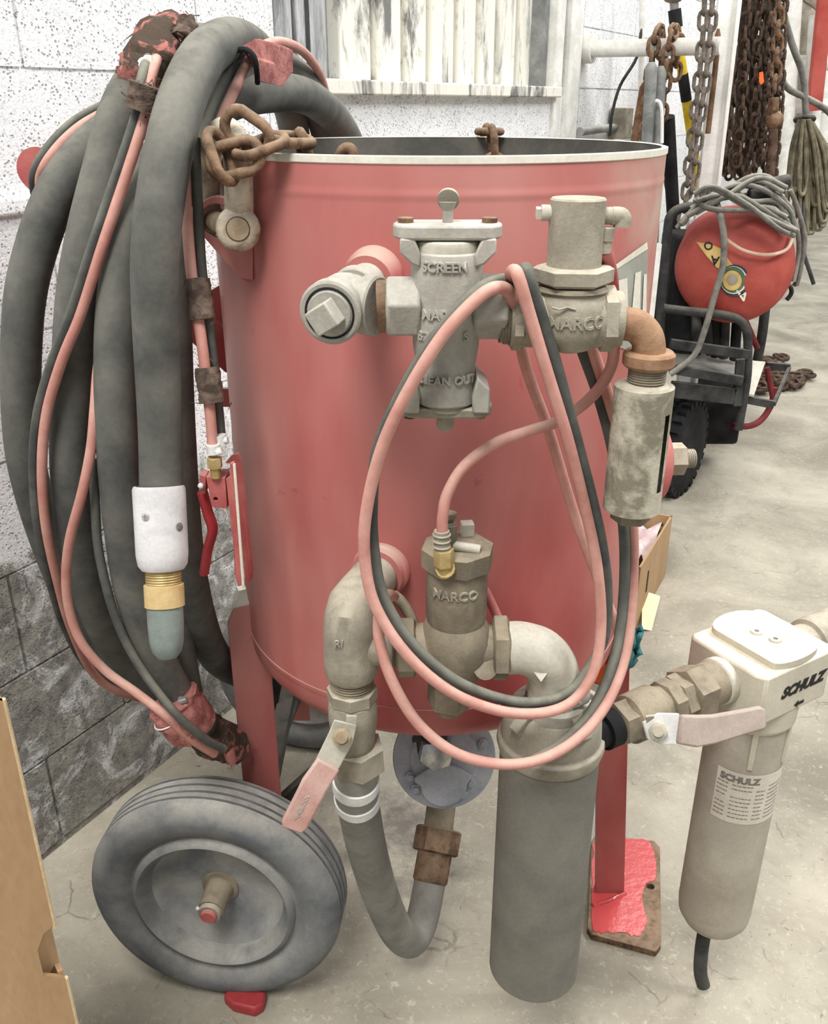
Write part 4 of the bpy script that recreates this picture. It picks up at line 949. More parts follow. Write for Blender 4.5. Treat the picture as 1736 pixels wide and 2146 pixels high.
hC = [(330, 1440, 1.34), (270, 1400, 1.3), (222, 1320, 1.26), (185, 1230, 1.23), (158, 1110, 1.21), (148, 1000, 1.2), (147, 900, 1.2), (153, 760, 1.2), (163, 620, 1.2), (186, 490, 1.21), (220, 355, 1.24), (252, 240, 1.27), (296, 160, 1.31), (350, 110, 1.37), (405, 92, 1.44), (455, 105, 1.52), (500, 170, 1.6)]
hB = [(420, 1442, 1.42), (340, 1432, 1.4), (268, 1412, 1.38), (210, 1362, 1.36), (152, 1258, 1.33), (98, 1124, 1.3), (62, 1000, 1.27), (47, 900, 1.26), (44, 760, 1.25), (53, 620, 1.25), (82, 500, 1.26), (122, 400, 1.28), (175, 325, 1.31), (232, 275, 1.35), (290, 250, 1.4), (350, 260, 1.46)]
hF = [(404, 1500, 1.24), (385, 1400, 1.23), (365, 1280, 1.23), (350, 1150, 1.24), (345, 1000, 1.25)]
strands = []
for L in (hA, hD, hE, hC, hB, hF):
    strands.append(obj('hose_loop', M().tube(HP(L), HR if L is not hF else 0.022, 28, 8), MT['hose'], coil))
# coupling and plugged nozzle holder at the hanging end
ca, cb = P(333, 1018, 1.03), P(341, 1178, 1.0); cd = (cb-ca).normalized()
m = M().lathe(ca, cd, [(0.012, 0.0265), (0.0, 0.0275), (0.0005, 0.0305), (0.004, 0.032), (0.085, 0.0318), (0.098, 0.030), (0.104, 0.026), (0.105, 0.02)], 40, cap=False)
cpn = obj('nylon_coupling', m, MT['white_plastic'], coil)
for (px, py) in ((305, 1083), (376, 1104)):
    d_ = ray(px, py); cpt = V((0, 0, H))
    def axd(k): q_ = cpt+d_*k-ca; return (q_-cd*q_.dot(cd)).length
    k_ = 0.9
    while axd(k_) > 0.0319 and k_ < 1.14: k_ += 0.0004
    p_ = cpt+d_*k_; nr = ((p_-ca)-cd*((p_-ca).dot(cd))).normalized()
    m = M().lathe(p_-nr*0.001, nr, [(0, 0.0055), (0.0018, 0.0052), (0.0026, 0.003), (0.0024, 0)], 18); sc2 = obj('screw', m, MT['chrome'], cpn)
    ux, uy = perp(nr); m = M().box(p_+nr*0.0014, (0.0032, 0.0007, 0.0004), (ux, uy, nr)); m.box(p_+nr*0.0014, (0.0007, 0.0032, 0.0004), (ux, uy, nr)); 
    obj('screw_slot', m, MT['cast_dark'], coil)
c0 = ca+cd*0.1
m = M().cyl(c0, c0+cd*0.03, 0.0205, n=32)
for k in range(6): m.torus(c0+cd*(0.008+k*0.0032), cd, 0.0208, 0.0012, 32, 6)
obj('brass_thread', m, MT['brass'], coil)
m = M().lathe(c0+cd*0.022, cd, [(0, 0.021), (0.001, 0.0245), (0.028, 0.0245), (0.029, 0.022)], 32); obj('tan_collar', m, MT['tan_plastic'], coil)
m = M().lathe(c0+cd*0.048, cd, [(0, 0.0222), (0.025, 0.0222), (0.048, 0.021), (0.06, 0.018), (0.068, 0.012), (0.071, 0.0)], 32)
obj('end_cap', m, MT['cap_grey'], coil)
# tape wraps
def wrap(name, pts, r, mt_, jit=0.10, hairs=60, par=None, hl_=0.012, flat=1.0):
    m = M().tube([P(*p) for p in pts], r, 18, 6, jit=jit, flat=flat)
    Q = [P(*p) for p in pts]; rh = r(0.5) if callable(r) else r
    for q in Q: m.hair(q, max(1, hairs//len(Q)), hl_, 0.0009, V((rh, rh, rh))*0.42)
    return obj(name, m, MT[mt_], coil, angle=70)
wrap('frayed_tape', [(287, 178, 1.215), (300, 150, 1.23), (325, 110, 1.25), (350, 80, 1.29), (372, 72, 1.33)], lambda t: 0.024+0.007*math.sin(PI*t), 'tape_mixed', 0.16, 160, hl_=0.016)
wrap('frayed_tape', [(382, 82, 1.25), (388, 62, 1.26), (396, 48, 1.27)], 0.012, 'tape_brown', 0.2, 60)
wrap('frayed_tape', [(308, 178, 1.13), (303, 204, 1.13), (298, 232, 1.13)], 0.0165, 'tape_brown', 0.12, 50, flat=1.2)
wrap('tape_wrap', [(412, 586, 1.075), (419, 630, 1.068), (425, 670, 1.062)], 0.0152, 'tape_brown', 0.07, 30)
wrap('tape_wrap', [(434, 770, 1.054), (439, 806, 1.05), (444, 842, 1.047)], 0.0148, 'tape_brown', 0.07, 30)
m = M(); base = [P(500, 100, 1.235), P(537, 78, 1.25), P(569, 90, 1.28), P(570, 140, 1.28), P(545, 174, 1.25), P(536, 150, 1.235), P(528, 120, 1.225)]
m.prism(base, (0.02, 0.06, -0.004)); o_ = obj('pink_tape', m, MT['tape_pink'], coil, bevel=0.006)
m = M().tube([P(492, 106, 1.23), P(515, 104, 1.22), P(532, 118, 1.215), P(538, 145, 1.22), P(540, 174, 1.235)], 0.0035, 8, 5); obj('tape_edge', m, MT['black'], coil)
wrap('pink_tape', [(362, 1468, 1.095), (380, 1494, 1.095), (400, 1516, 1.105)], 0.0395, 'tape_pink', 0.06, 70)
wrap('frayed_tape', [(436, 1540, 1.14), (462, 1552, 1.17), (492, 1566, 1.20)], lambda t: 0.032-0.006*t, 'tape_mixed', 0.16, 90)
wrap('frayed_tape', [(478, 1572, 1.14), (488, 1596, 1.14)], 0.008, 'tape_pink', 0.25, 30)
m = M().torus(P(362, 1498, 1.085), (P(400, 1540, 1.09)-P(330, 1450, 1.09)), 0.03, 0.0012, 28, 6); obj('wire_tie', m, MT['silver'], coil)
m = M().box(P(383, 1470, 1.075), (0.006, 0.005, 0.005)); m.cyl(P(378, 1470, 1.07), P(392, 1466, 1.07), 0.004, n=10); obj('hose_clamp', m, MT['chrome'], coil)
m = M().cyl(P(302, 128, 1.19), P(306, 142, 1.185), 0.0078, n=14); m.box(P(312, 128, 1.185), (0.004, 0.004, 0.006)); obj('hose_clamp', m, MT['silver'], coil, bevel=0.001)
# ============================================================ TWIN CONTROL LINES ALONG THE BLAST HOSE
pk = thing('pink_control_line', 'thin pink rubber control hose taped along the grey blast hose loops', 'hose', tuple(V((-0.45, 1.1, 0.4))))
bkl = thing('black_control_line', 'thin dark grey control hose running beside the pink one on the blast hose', 'hose', tuple(V((-0.45, 1.1, 0.4))))
PR, BR = 0.0066, 0.0062
p1 = [(335, 108, 1.32), (322, 140, 1.24), (311, 190, 1.20), (305, 240, 1.19), (268, 357, 1.175), (214, 518, 1.16), (168, 661, 1.155), (128, 761, 1.155), (97, 872, 1.16), (88, 990, 1.165), (97, 1107, 1.175), (120, 1215, 1.20), (150, 1320, 1.25), (195, 1410, 1.32), (262, 1455, 1.36), (350, 1470, 1.44), (420, 1462, 1.5)]
b1 = [(318, 108, 1.32), (304, 140, 1.23), (293, 190, 1.195), (286, 240, 1.19), (248, 357, 1.175), (193, 518, 1.16), (147, 661, 1.155), (108, 761, 1.16), (78, 872, 1.165), (70, 990, 1.17), (80, 1107, 1.18), (104, 1215, 1.21), (138, 1320, 1.28), (190, 1405, 1.36), (260, 1445, 1.42)]
p2 = [(222, 690, 1.22), (206, 770, 1.17), (199, 855, 1.15), (191, 940, 1.14), (173, 1030, 1.13), (148, 1124, 1.13), (139, 1200, 1.135), (145, 1275, 1.14), (170, 1345, 1.14), (221, 1405, 1.14), (286, 1452, 1.13), (345, 1498, 1.11), (400, 1548, 1.125), (450, 1580, 1.15)]
b2_ = [(197, 960, 1.16), (199, 1048, 1.15), (208, 1161, 1.14), (241, 1290, 1.13), (290, 1392, 1.12), (366, 1493, 1.10), (430, 1548, 1.12), (470, 1570, 1.14)]
p3 = [(270, 212, 1.39), (232, 230, 1.36), (174, 262, 1.325), (128, 302, 1.30), (94, 348, 1.29), (84, 385, 1.325), (92, 430, 1.35)]
b3 = [(270, 202, 1.42), (224, 218, 1.39), (160, 252, 1.36), (112, 296, 1.335), (80, 342, 1.325), (70, 380, 1.335), (78, 430, 1.37)]
p4 = [(424, 362, 1.246), (430, 335, 1.248), (450, 280, 1.256), (488, 195, 1.282), (520, 128, 1.315), (550, 98, 1.38), (590, 88, 1.46), (635, 108, 1.56), (668, 150, 1.67), (682, 190, 1.75), (690, 225, 1.80)]
b4 = [(400, 345, 1.227), (428, 270, 1.252), (464, 185, 1.284), (494, 132, 1.30)]
p5 = [(385, 330, 1.17), (390, 430, 1.15), (400, 560, 1.13), (412, 640, 1.12), (426, 740, 1.105), (440, 860, 1.10), (447, 945, 1.095)]
b5 = [(408, 290, 1.19), (413, 400, 1.165), (422, 560, 1.14), (436, 660, 1.13), (447, 760, 1.12), (457, 850, 1.115), (463, 915, 1.115)]
for L in (p1, p2, p3, p4, p5): obj('hose_run', M().tube(HP(L), PR, 14, 7), MT['pink_hose'], pk)
for L in (b1, b2_, b3, b4, b5): obj('hose_run', M().tube(HP(L), BR, 14, 7), MT['black_hose'], bkl)
# ============================================================ DEADMAN VALVE
dy = 1.035
dm = thing('deadman_valve', 'red deadman control handle hanging from the pink and black lines', 'control handle', tuple(P(460, 1040, dy)))
m = M().cyl(P(446, 932, dy), P(448, 950, dy), 0.0082, n=18); m.cyl(P(455, 948, dy-0.004), P(466, 944, dy-0.004), 0.005, n=12); obj('hose_clamp', m, MT['silver'], dm)
m = M().cyl(P(460, 912, dy+0.012), P(464, 930, dy+0.012), 0.0078, n=18); m.cyl(P(468, 924, dy+0.01), P(478, 922, dy+0.01), 0.0045, n=12); obj('hose_clamp', m, MT['silver'], dm)
m = M().hexp(P(449, 958, dy), P(451, 980, dy), 0.0095, 6); m.cyl(P(451, 978, dy), P(453, 1000, dy), 0.0065, n=16); obj('brass_fitting', m, MT['brass'], dm)
m = plate_holes([P(432, 1000, dy), P(472, 1002, dy), P(476, 1066, dy), P(445, 1062, dy)], [ring_pts(P(452, 1046, dy), (1, 0, 0), (0, 0, 1), 0.003)], (0, 0.03, 0.0)); bo_ = obj('valve_block', m, MT['red_dusty'], dm)
m = M().prism([P(418, 994, dy+0.01), P(432, 998, dy+0.01), P(430, 1036, dy+0.01), P(420, 1034, dy+0.01)], (0, 0.02, 0)); obj('hinge_ear', m, MT['red_dusty'], dm, bevel=0.001)
m = M().sphere(P(421, 1018, dy+0.006), 0.004, 10); obj('hinge_pin', m, MT['silver'], dm)
m = M().prism([P(484, 972, dy-0.01), P(492, 968, dy-0.01), P(513, 1230, dy-0.01), P(503, 1236, dy-0.01), P(494, 1206, dy-0.01)], (-0.002, 0.004, 0))
m.prism([P(471, 970, dy-0.008), P(486, 954, dy+0.012), P(499, 950, dy+0.015), P(505, 965, dy+0.015), P(530, 1195, dy+0.01), P(527, 1215, dy+0.008), P(514, 1228, dy-0.006), P(493, 973, dy-0.008)], (0.001, 0.003, 0))
m.prism([P(474, 1004, dy-0.009), P(486, 996, dy-0.009), P(508, 1205, dy-0.009), P(496, 1208, dy-0.009)], (0, 0.003, 0))
obj('lever_channel', m, MT['red_dusty'], dm, bevel=0.001)
m = M().tube([P(491, 972, dy-0.012), P(500, 1090, dy-0.012), P(510, 1228, dy-0.012)], 0.0018, 8, 3); m.bar(P(499, 1234, dy-0.011), P(514, 1230, dy-0.011), 0.005, 0.003, (0, 1, 0)); obj('worn_edge', m, MT['decal_white'], dm)
m = M().tube([P(424, 1030, dy+0.03), P(436, 1075, dy+0.028), P(446, 1110, dy+0.025), P(436, 1150, dy+0.03), P(428, 1200, dy+0.03)], 0.011, 12, 5, flat=0.6); obj('handle_grip', m, MT['red_clean'], dm)
# ============================================================ LOOSE CONTROL HOSE LOOPS ON THE FRONT
def tube_thing(name, label, L, r, mt_, cat='hose', group=None, n=14, sub=7):
    pts = [P(*p) for p in L]; lo = min(pts, key=lambda p: p.z)
    o = obj(name, M().tube(pts, r, n, sub), MT[mt_], label=label, cat=cat, group=group); return o
inner = [(1078, 640, 0.885), (1062, 607, 0.868), (1030, 606, 0.855), (985, 640, 0.845), (920, 715, 0.84), (850, 830, 0.84), (800, 940, 0.845), (770, 1060, 0.85), (764, 1160, 0.85), (785, 1265, 0.845), (850, 1368, 0.835), (940, 1447, 0.835), (1040, 1488, 0.845), (1130, 1495, 0.855), (1200, 1470, 0.87), (1245, 1405, 0.885), (1260, 1310, 0.90), (1252, 1190, 0.90), (1228, 1070, 0.89), (1190, 920, 0.875), (1150, 790, 0.865), (1112, 665, 0.858), (1090, 590, 0.855), (1080, 568, 0.862), (1072, 575, 0.88), (1074, 610, 0.93), (1100, 760, 0.96), (1150, 900, 0.98), (1205, 1080, 0.985), (1258, 1225, 0.975), (1292, 1310, 0.965), (1304, 1350, 0.955)]
tube_thing('control_hose', 'pink control hose hung in a long loop over the nipple beside the strainer', inner, 0.0063, 'pink_hose')
binner = [(1096, 636, 0.912), (1060, 592, 0.886), (1015, 600, 0.868), (965, 645, 0.857), (900, 725, 0.853), (838, 832, 0.852), (792, 940, 0.857), (780, 1060, 0.866), (785, 1160, 0.868), (806, 1255, 0.862), (868, 1352, 0.85), (952, 1424, 0.85), (1045, 1463, 0.858), (1125, 1472, 0.868), (1190, 1452, 0.892), (1235, 1400, 0.910), (1268, 1330, 0.922), (1273, 1230, 0.922), (1262, 1140, 0.91), (1240, 1040, 0.9), (1203, 900, 0.885), (1165, 760, 0.875), (1128, 640, 0.866), (1110, 585, 0.862), (1102, 563, 0.87), (1098, 580, 0.89), (1102, 640, 0.94)]
tube_thing('control_hose', 'dark grey control hose looped beside the pink one over the strainer nipple', binner, 0.0062, 'black_hose')
outer_ = [(826, 1250, 0.93), (812, 1248, 0.90), (796, 1280, 0.875), (796, 1345, 0.86), (826, 1435, 0.845), (880, 1520, 0.835), (960, 1580, 0.835), (1060, 1602, 0.84), (1150, 1585, 0.85), (1230, 1530, 0.87), (1285, 1450, 0.90), (1316, 1350, 0.93), (1327, 1220, 0.955), (1326, 1090, 0.965), (1308, 960, 0.965), (1278, 840, 0.955), (1245, 740, 0.94), (1238, 700, 0.93)]
tube_thing('control_hose', 'pale pink control hose in the lowest sagging loop under the front valves', outer_, 0.0064, 'pink_hose')
bouter = [(1120, 1592, 0.862), (1180, 1556, 0.872), (1240, 1490, 0.89), (1282, 1400, 0.915), (1303, 1300, 0.94), (1310, 1180, 0.955), (1304, 1070, 0.962), (1284, 940, 0.965), (1255, 830, 0.96), (1225, 745, 0.945), (1215, 715, 0.935)]
tube_thing('control_hose', 'dark grey control hose behind the slotted muffler on the right of the pot', bouter, 0.0064, 'black_hose')
feed = [(927, 1120, 0.88), (928, 1085, 0.88), (938, 1035, 0.885), (975, 975, 0.90), (1040, 928, 0.925), (1110, 903, 0.945), (1165, 885, 0.95), (1220, 850, 0.945), (1262, 806, 0.935), (1284, 760, 0.925), (1288, 715, 0.91)]
tube_thing('control_hose', 'pink control hose rising from the brass fitting to the relief valve', feed, 0.0062, 'pink_hose')
vhose = [(1266, 522, 0.90), (1275, 550, 0.918), (1282, 590, 0.94), (1286, 640, 0.965), (1292, 720, 0.99)]
tube_thing('control_hose', 'short pink control hose hanging from the top fitting of the relief valve', vhose, 0.0072, 'red_dusty')
bvh = [(826, 1248, 0.965), (842, 1262, 0.955), (862, 1295, 0.945), (870, 1330, 0.94)]
tube_thing('control_hose', 'short stub of hose arching behind the lower tee and outlet valve', bvh, 0.007, 'cast_dark')
bvh2 = [(1015, 1235, 0.97), (1035, 1275, 0.965), (1055, 1320, 0.955)]
tube_thing('control_hose', 'short pink hose end behind the capped outlet valve', bvh2, 0.006, 'red_dusty')
# ============================================================ FOREGROUND AND FLOOR THINGS
# tall cardboard box beside the wheel
cA = V((-0.412, 0.75, 0)); ux = V((-0.80, -0.60, 0)); uy = V((-0.60, 0.80, 0)); ht = zat(1468, 0.75)
bxo = thing('cardboard_box', 'tall brown cardboard box with a hand slot standing before the wheel', 'box', tuple(cA+ux*0.2))
Lf, Ld, TH_ = 0.42, 0.11, 0.006
zs0, zs1 = zat(2040, 0.75), zat(1945, 0.75)
def bpanel(a, b, z0, z1, nrm):
    return M().prism([a+V((0, 0, z0)), b+V((0, 0, z0)), b+V((0, 0, z1)), a+V((0, 0, z1))], nrm*TH_)
m = M()
sl_w = 0.022
pts = [cA, cA+ux*Lf]
poly = [cA+V((0, 0, 0)), cA+V((0, 0, zs0-0.01)), cA+ux*0.008+V((0, 0, zs0)), cA+ux*sl_w+V((0, 0, zs0+0.012)), cA+ux*sl_w+V((0, 0, zs1-0.02)), cA+ux*0.012+V((0, 0, zs1)), cA+V((0, 0, zs1+0.004)), cA+V((0, 0, ht)), cA+ux*Lf+V((0, 0, ht)), cA+ux*Lf]
m.prism(poly, uy*TH_); fpn = obj('front_panel', m, MT['cardboard'], bxo)
m = M()
for z0, z1 in ((0, zs0), (zs1, ht)): m.prism([cA+uy*TH_+V((0, 0, z0)), cA+uy*Ld+V((0, 0, z0)), cA+uy*Ld+V((0, 0, z1)), cA+uy*TH_+V((0, 0, z1))], ux*TH_)
m.prism([cA+uy*0.05+V((0, 0, zs0)), cA+uy*Ld+V((0, 0, zs0)), cA+uy*Ld+V((0, 0, zs1)), cA+uy*0.05+V((0, 0, zs1))], ux*TH_)
obj('side_panel', m, MT['cardboard'], bxo)
m = M().prism([cA+uy*Ld, cA+uy*Ld+ux*Lf, cA+uy*Ld+ux*Lf+V((0, 0, ht)), cA+uy*Ld+V((0, 0, ht))], -uy*TH_); obj('back_panel', m, MT['cardboard'], bxo)
m = M().tube([cA+uy*0.003+V((0.0005, 0, z_)) for z_ in (0.0, 0.2, zs0-0.01)], 0.0032, 6, 1); m.tube([cA+uy*0.003+V((0.0005, 0, z_)) for z_ in (zs1, 0.7, ht)], 0.0032, 6, 1)
obj('corrugated_edge', m, MT['cardboard_edge'], bxo)
m = M().box(cA+ux*0.03+uy*0.02+V((0, 0, (zs0+zs1)/2)), (0.03, 0.001, 0.06), (ux, uy, V((0, 0, 1)))); obj('inner_flap', m, MT['cardboard'], bxo)
# red chock under the wheel
ck = [PZ(470, 2104, 0.0), PZ(478, 2092, 0.0), PZ(540, 2088, 0.0), PZ(560, 2097, 0.0), PZ(553, 2122, 0.0), PZ(535, 2133, 0.0), PZ(490, 2122, 0.0)]
obj('wheel_chock', M().prism(ck, (0, 0, 0.022)), MT['red_clean'], bevel=0.004, label='small bright red chock tucked under the dusty tire', cat='chock')
# open carton behind the pot
bA = V((0.64, 2.27, 0)); X_ = V((0.457, 0.89, 0)).normalized(); Y_ = V((-0.89, 0.457, 0)).normalized(); bh2 = 0.22
ct = thing('carton', 'open brown carton holding clear plastic film on the floor behind the pot', 'box', tuple(bA))
for a, b, nrm in ((bA, bA+X_*0.40, Y_), (bA, bA+Y_*0.30, X_), (bA+X_*0.40, bA+X_*0.40+Y_*0.30, -X_), (bA+Y_*0.30, bA+Y_*0.30+X_*0.40, -Y_)):
    obj('panel', M().prism([a, b, b+V((0, 0, bh2)), a+V((0, 0, bh2))], nrm*0.006), MT['cardboard'], ct)
m = M().box(bA+X_*0.12-Y_*0.0008+V((0, 0, 0.12)), (0.006, 0.0008, 0.035), (X_, Y_, V((0, 0, 1)))); obj('pen_stroke', m, MT['ink'], ct)
rf = random.Random(9)
m = M().grid(lambda u, v: bA+X_*(0.02+0.36*u)+Y_*(0.02+0.26*v)+V((0, 0, bh2-0.05+0.05*math.sin(9*u+4*v)*math.cos(7*v)+rf.uniform(-0.012, 0.012))), 14, 12)
obj('plastic_film', m, MT['plastic_film'], label='crumpled pinkish clear plastic film bulging out of the open carton', cat='plastic film', angle=0)
fl_ = [PZ(1347, 1240, 0.06), PZ(1384, 1252, 0.05), PZ(1366, 1322, 0.0), PZ(1346, 1318, 0.01)]
obj('paper_sheet', M().prism(fl_, (0, 0.004, 0.003)), MT['cream'], label='cream paper sheet lying against the base of the carton', cat='paper')
rg = random.Random(8)
m = M().grid(lambda u, v: P(1300+46*u+4*math.sin(7*v), 1326+62*v+8*math.sin(5*u)-8*u, 1.275+0.02*math.cos(9*u)+0.012*math.sin(11*v+6*u)+rg.uniform(-0.004, 0.004)), 14, 12)
o_ = obj('rag', m, MT['teal'], label='crumpled teal rag tied round the right leg of the pot', cat='rag'); sm = o_.modifiers.new('thickness', 'SOLIDIFY'); sm.thickness = 0.008
yq = 1.262
ob = [P(1232, 1452, yq), P(1262, 1464, yq), P(1284, 1396, yq), P(1254, 1386, yq)]
pk_ = thing('packet', 'orange and purple printed packet wedged against the right leg of the pot', 'packet', tuple(ob[0]))
obj('packet_body', M().prism(ob, (0.01, 0.045, 0)), MT['orange'], pk_, bevel=0.002)
obj('packet_band', M().prism([P(1263, 1448, yq-0.001), P(1272, 1450, yq-0.001), P(1284, 1398, yq-0.001), P(1273, 1394, yq-0.001)], (0, -0.001, 0)), MT['purple'], pk_)
obj('packet_panel', M().prism([P(1234, 1449, yq-0.001), P(1254, 1457, yq-0.001), P(1259, 1436, yq-0.001), P(1241, 1430, yq-0.001)], (0, -0.001, 0)), MT['white_plate'], pk_)
# ============================================================ CART WITH THE RED DRUM
YC = 3.35
cart = thing('hose_cart', 'black tubular cart carrying a red drum wrapped in grey cable', 'cart', tuple(PZ(1440, 1030)))
dc = P(1540, 556, YC); dr = M_(120, 556, YC)
da = V((-0.24, -0.965, 0.10)).normalized()
m = M().lathe(dc-da*0.0, da, [(-0.32, dr*0.9), (-0.3, dr), (-0.04, dr), (0.0, dr*0.985)] + [(0.02+0.085*math.sin(PI/2*i/10), dr*0.985*math.cos(PI/2*i/10)) for i in range(1, 11)], 64)
drum = obj('drum', m, MT['drum_red'], cart)
def dome(px, py, lift=0.0015):       # pixel -> dome surface
    d_ = ray(px, py); o = V((0, 0, H)); k = (YC-0.11)/d_.y
    for _ in range(400):
        p = o+d_*k; rel = p-dc; ax_ = rel.dot(da); rad = (rel-da*ax_).length
        top = 0.02+0.085*math.sqrt(max(0, 1-(rad/(dr*0.985))**2)) if rad < dr*0.985 else 0
        if ax_ <= top+lift: break
        k += 0.0008
    return o+d_*k
def dpatch(poly, mt_, name, lift):
    m = M(); a = m.ring([dome(x, y, lift) for x, y in poly]); m.f.append(tuple(a)); obj(name, m, MT[mt_], drum)
def circ(cx, cy, r, n=24): return [(cx+r*math.cos(2*PI*k/n), cy+r*1.05*math.sin(2*PI*k/n)) for k in range(n)]
dpatch([(1460, 507), (1490, 512), (1510, 520), (1540, 560), (1525, 575), (1502, 560), (1480, 535)], 'decal_gold', 'sticker_band', 0.006)
def dletter(ch, px, py, size, ang, mt_, lift, sq=1.0):
    ca_, sa_ = math.cos(ang), math.sin(ang)
    def fn(x, y, z):
        x, y = x*size*sq, -y*size
        return dome(px+x*ca_-y*sa_, py+x*sa_+y*ca_, lift)
    text(ch, 1.0, 0.0, fn, MT[mt_], 'sticker_letter', drum, bold=0.02)
dletter('O', 1485, 516, 24, 0.15, 'ink', 0.0085, 1.0)
dletter('A', 1499, 545, 26, PI*1.05, 'ink', 0.0085)
dpatch(circ(1540, 588, 32), 'decal_navy', 'sticker_disc', 0.006); dpatch(circ(1538, 587, 28), 'decal_white', 'sticker_disc', 0.0075); dpatch(circ(1537, 586, 26), 'decal_green', 'sticker_disc', 0.009)
dpatch(circ(1535, 588, 20), 'decal_gold', 'sticker_disc', 0.0105); dpatch(circ(1536, 586, 11), 'cast', 'sticker_disc', 0.012)
dletter('A', 1557, 618, 34, PI*0.95, 'decal_white', 0.0125)
ft = 0.016
def ctube(L, r=ft, mt_='dark_metal', name='frame_tube', sub=5): return obj(name, M().tube([P(*p) for p in L], r, 14, sub), MT[mt_], cart)
ctube([(1470, 432, 3.3), (1430, 436, 3.3), (1408, 450, 3.3), (1400, 480, 3.3), (1390, 600, 3.3), (1385, 660, 3.3), (1384, 800, 3.3)])
ctube([(1390, 646, 3.25), (1440, 652, 3.25), (1500, 658, 3.25), (1545, 668, 3.25), (1565, 692, 3.25), (1568, 740, 3.25), (1565, 800, 3.25), (1548, 900, 3.25)])
ctube([(1605, 640, 3.75), (1598, 700, 3.75), (1588, 755, 3.75)], 0.02)
ctube([(1560, 665, 3.7), (1575, 700, 3.7), (1588, 730, 3.7)], 0.012, 'red_dark')
ctube([(1625, 812, 3.6), (1616, 850, 3.6), (1596, 880, 3.58), (1570, 893, 3.55), (1535, 892, 3.5)], 0.013, 'red_dark')
ctube([(1608, 770, 3.6), (1620, 830, 3.6)], 0.012, 'red_dark')
def cbar(a, b, wd, th, mt_='dark_metal', name='frame_bar', up=(0, 1, 0)): return obj(name, M().bar(P(*a), P(*b), wd, th, up), MT[mt_], cart, bevel=0.002)
cbar((1405, 720, 3.22), (1570, 743, 3.24), 0.035, 0.02); cbar((1405, 772, 3.2), (1556, 798, 3.2), 0.035, 0.02); cbar((1405, 815, 3.22), (1540, 830, 3.22), 0.06, 0.02)
cbar((1552, 752, 3.22), (1545, 850, 3.22), 0.03, 0.02)
cbar((1550, 834, 3.4), (1622, 848, 3.4), 0.03, 0.02); cbar((1606, 766, 3.75), (1655, 770, 3.75), 0.03, 0.02); cbar((1655, 770, 3.75), (1622, 848, 3.4), 0.014, 0.014, 'dark_metal')
m = M().prism([P(1560, 758, 3.62), P(1604, 762, 3.66), P(1580, 832, 3.36), P(1548, 826, 3.34)], (0, 0, 0.008)); obj('tray', m, MT['galv'], cart)
m = M().prism([P(1410, 740, 3.5), P(1555, 752, 3.5), P(1548, 800, 3.25), P(1410, 775, 3.25)], (0, 0, 0.01)); obj('deck', m, MT['grey_metal'], cart)
m = M().box(P(1470, 870, 3.65), (0.14, 0.10, 0.10)); obj('motor_housing', m, MT['black'], cart, bevel=0.02)
m = M().box(P(1428, 620, 3.58), (0.075, 0.11, 0.24)); obj('control_box', m, MT['black'], cart, bevel=0.015)
for k, (x0, y0, x1, y1) in enumerate(((1480, 662, 1490, 740), (1497, 664, 1500, 745), (1520, 668, 1517, 748), (1545, 676, 1540, 752), (1460, 660, 1462, 730))):
    ctube([(x0, y0, 3.4), ((x0+x1)/2, (y0+y1)/2, 3.38), (x1, y1, 3.4)], 0.019, 'black' if k % 2 else 'dark_metal', 'hanging_hose')
def knobby(c, ax, R, Wd):
    ax = V(ax).normalized(); m = M().lathe(c, ax, [(-Wd/2, R*0.5), (-Wd/2, R*0.8), (-Wd*0.4, R*0.93), (Wd*0.4, R*0.93), (Wd/2, R*0.8), (Wd/2, R*0.5)], 40)
    x, y = perp(ax)
    for k in range(26):
        a = 2*PI*k/26; d_ = x*math.cos(a)+y*math.sin(a); t_ = ax.cross(d_)
        for s_ in (-1, 1): m.box(c+d_*(R*0.95)+ax*(s_*Wd*0.27)+t_*(s_*R*0.05), (R*0.07, Wd*0.17, R*0.06), (t_, ax, d_))
    o = obj('wheel', m, MT['black'], cart); m = M().lathe(c, ax, [(-Wd*0.35, R*0.52), (0, R*0.3), (Wd*0.3, R*0.15), (Wd*0.5, 0)], 24); obj('wheel_hub', m, MT['dark_metal'], o)
w1 = PZ(1425, 1030); knobby(w1+V((-0.03, 0.0, 0.19)), (0.80, -0.60, 0), 0.19, 0.11)
w2 = PZ(1490, 920); knobby(w2+V((-0.02, 0.03, 0.17)), (0.30, -0.95, 0), 0.17, 0.10)
# cable heaped on the drum
cb_ = thing('cable_coil', 'grey cables coiled and heaped over the top of the red drum', 'cable', tuple(dc+V((0, 0.1, dr))))
rc = random.Random(21)
base = [[(1425, 470), (1470, 420), (1540, 385), (1600, 395), (1655, 440), (1668, 480)], [(1455, 430), (1500, 410), (1560, 420), (1620, 450), (1668, 478)], [(1462, 405), (1500, 398), (1560, 430), (1640, 470), (1672, 484)],
        [(1440, 455), (1490, 425), (1530, 405), (1590, 380), (1640, 405)], [(1450, 440), (1520, 400), (1570, 372), (1610, 372), (1645, 400)], [(1466, 412), (1490, 400), (1530, 412), (1600, 440), (1660, 470)],
        [(1460, 418), (1468, 430), (1500, 436), (1560, 440), (1600, 435), (1650, 455)], [(1540, 398), (1580, 420), (1630, 430), (1655, 460)], [(1430, 462), (1480, 430), (1520, 418), (1600, 405), (1640, 415), (1650, 440)],
        [(1640, 400), (1660, 440), (1672, 500), (1664, 560), (1655, 600)], [(1628, 420), (1652, 470), (1662, 530), (1652, 590)]]
base += [[(x+rc.uniform(-9, 9), y+rc.uniform(-9, 12)) for x, y in L] for L in base[:8]]
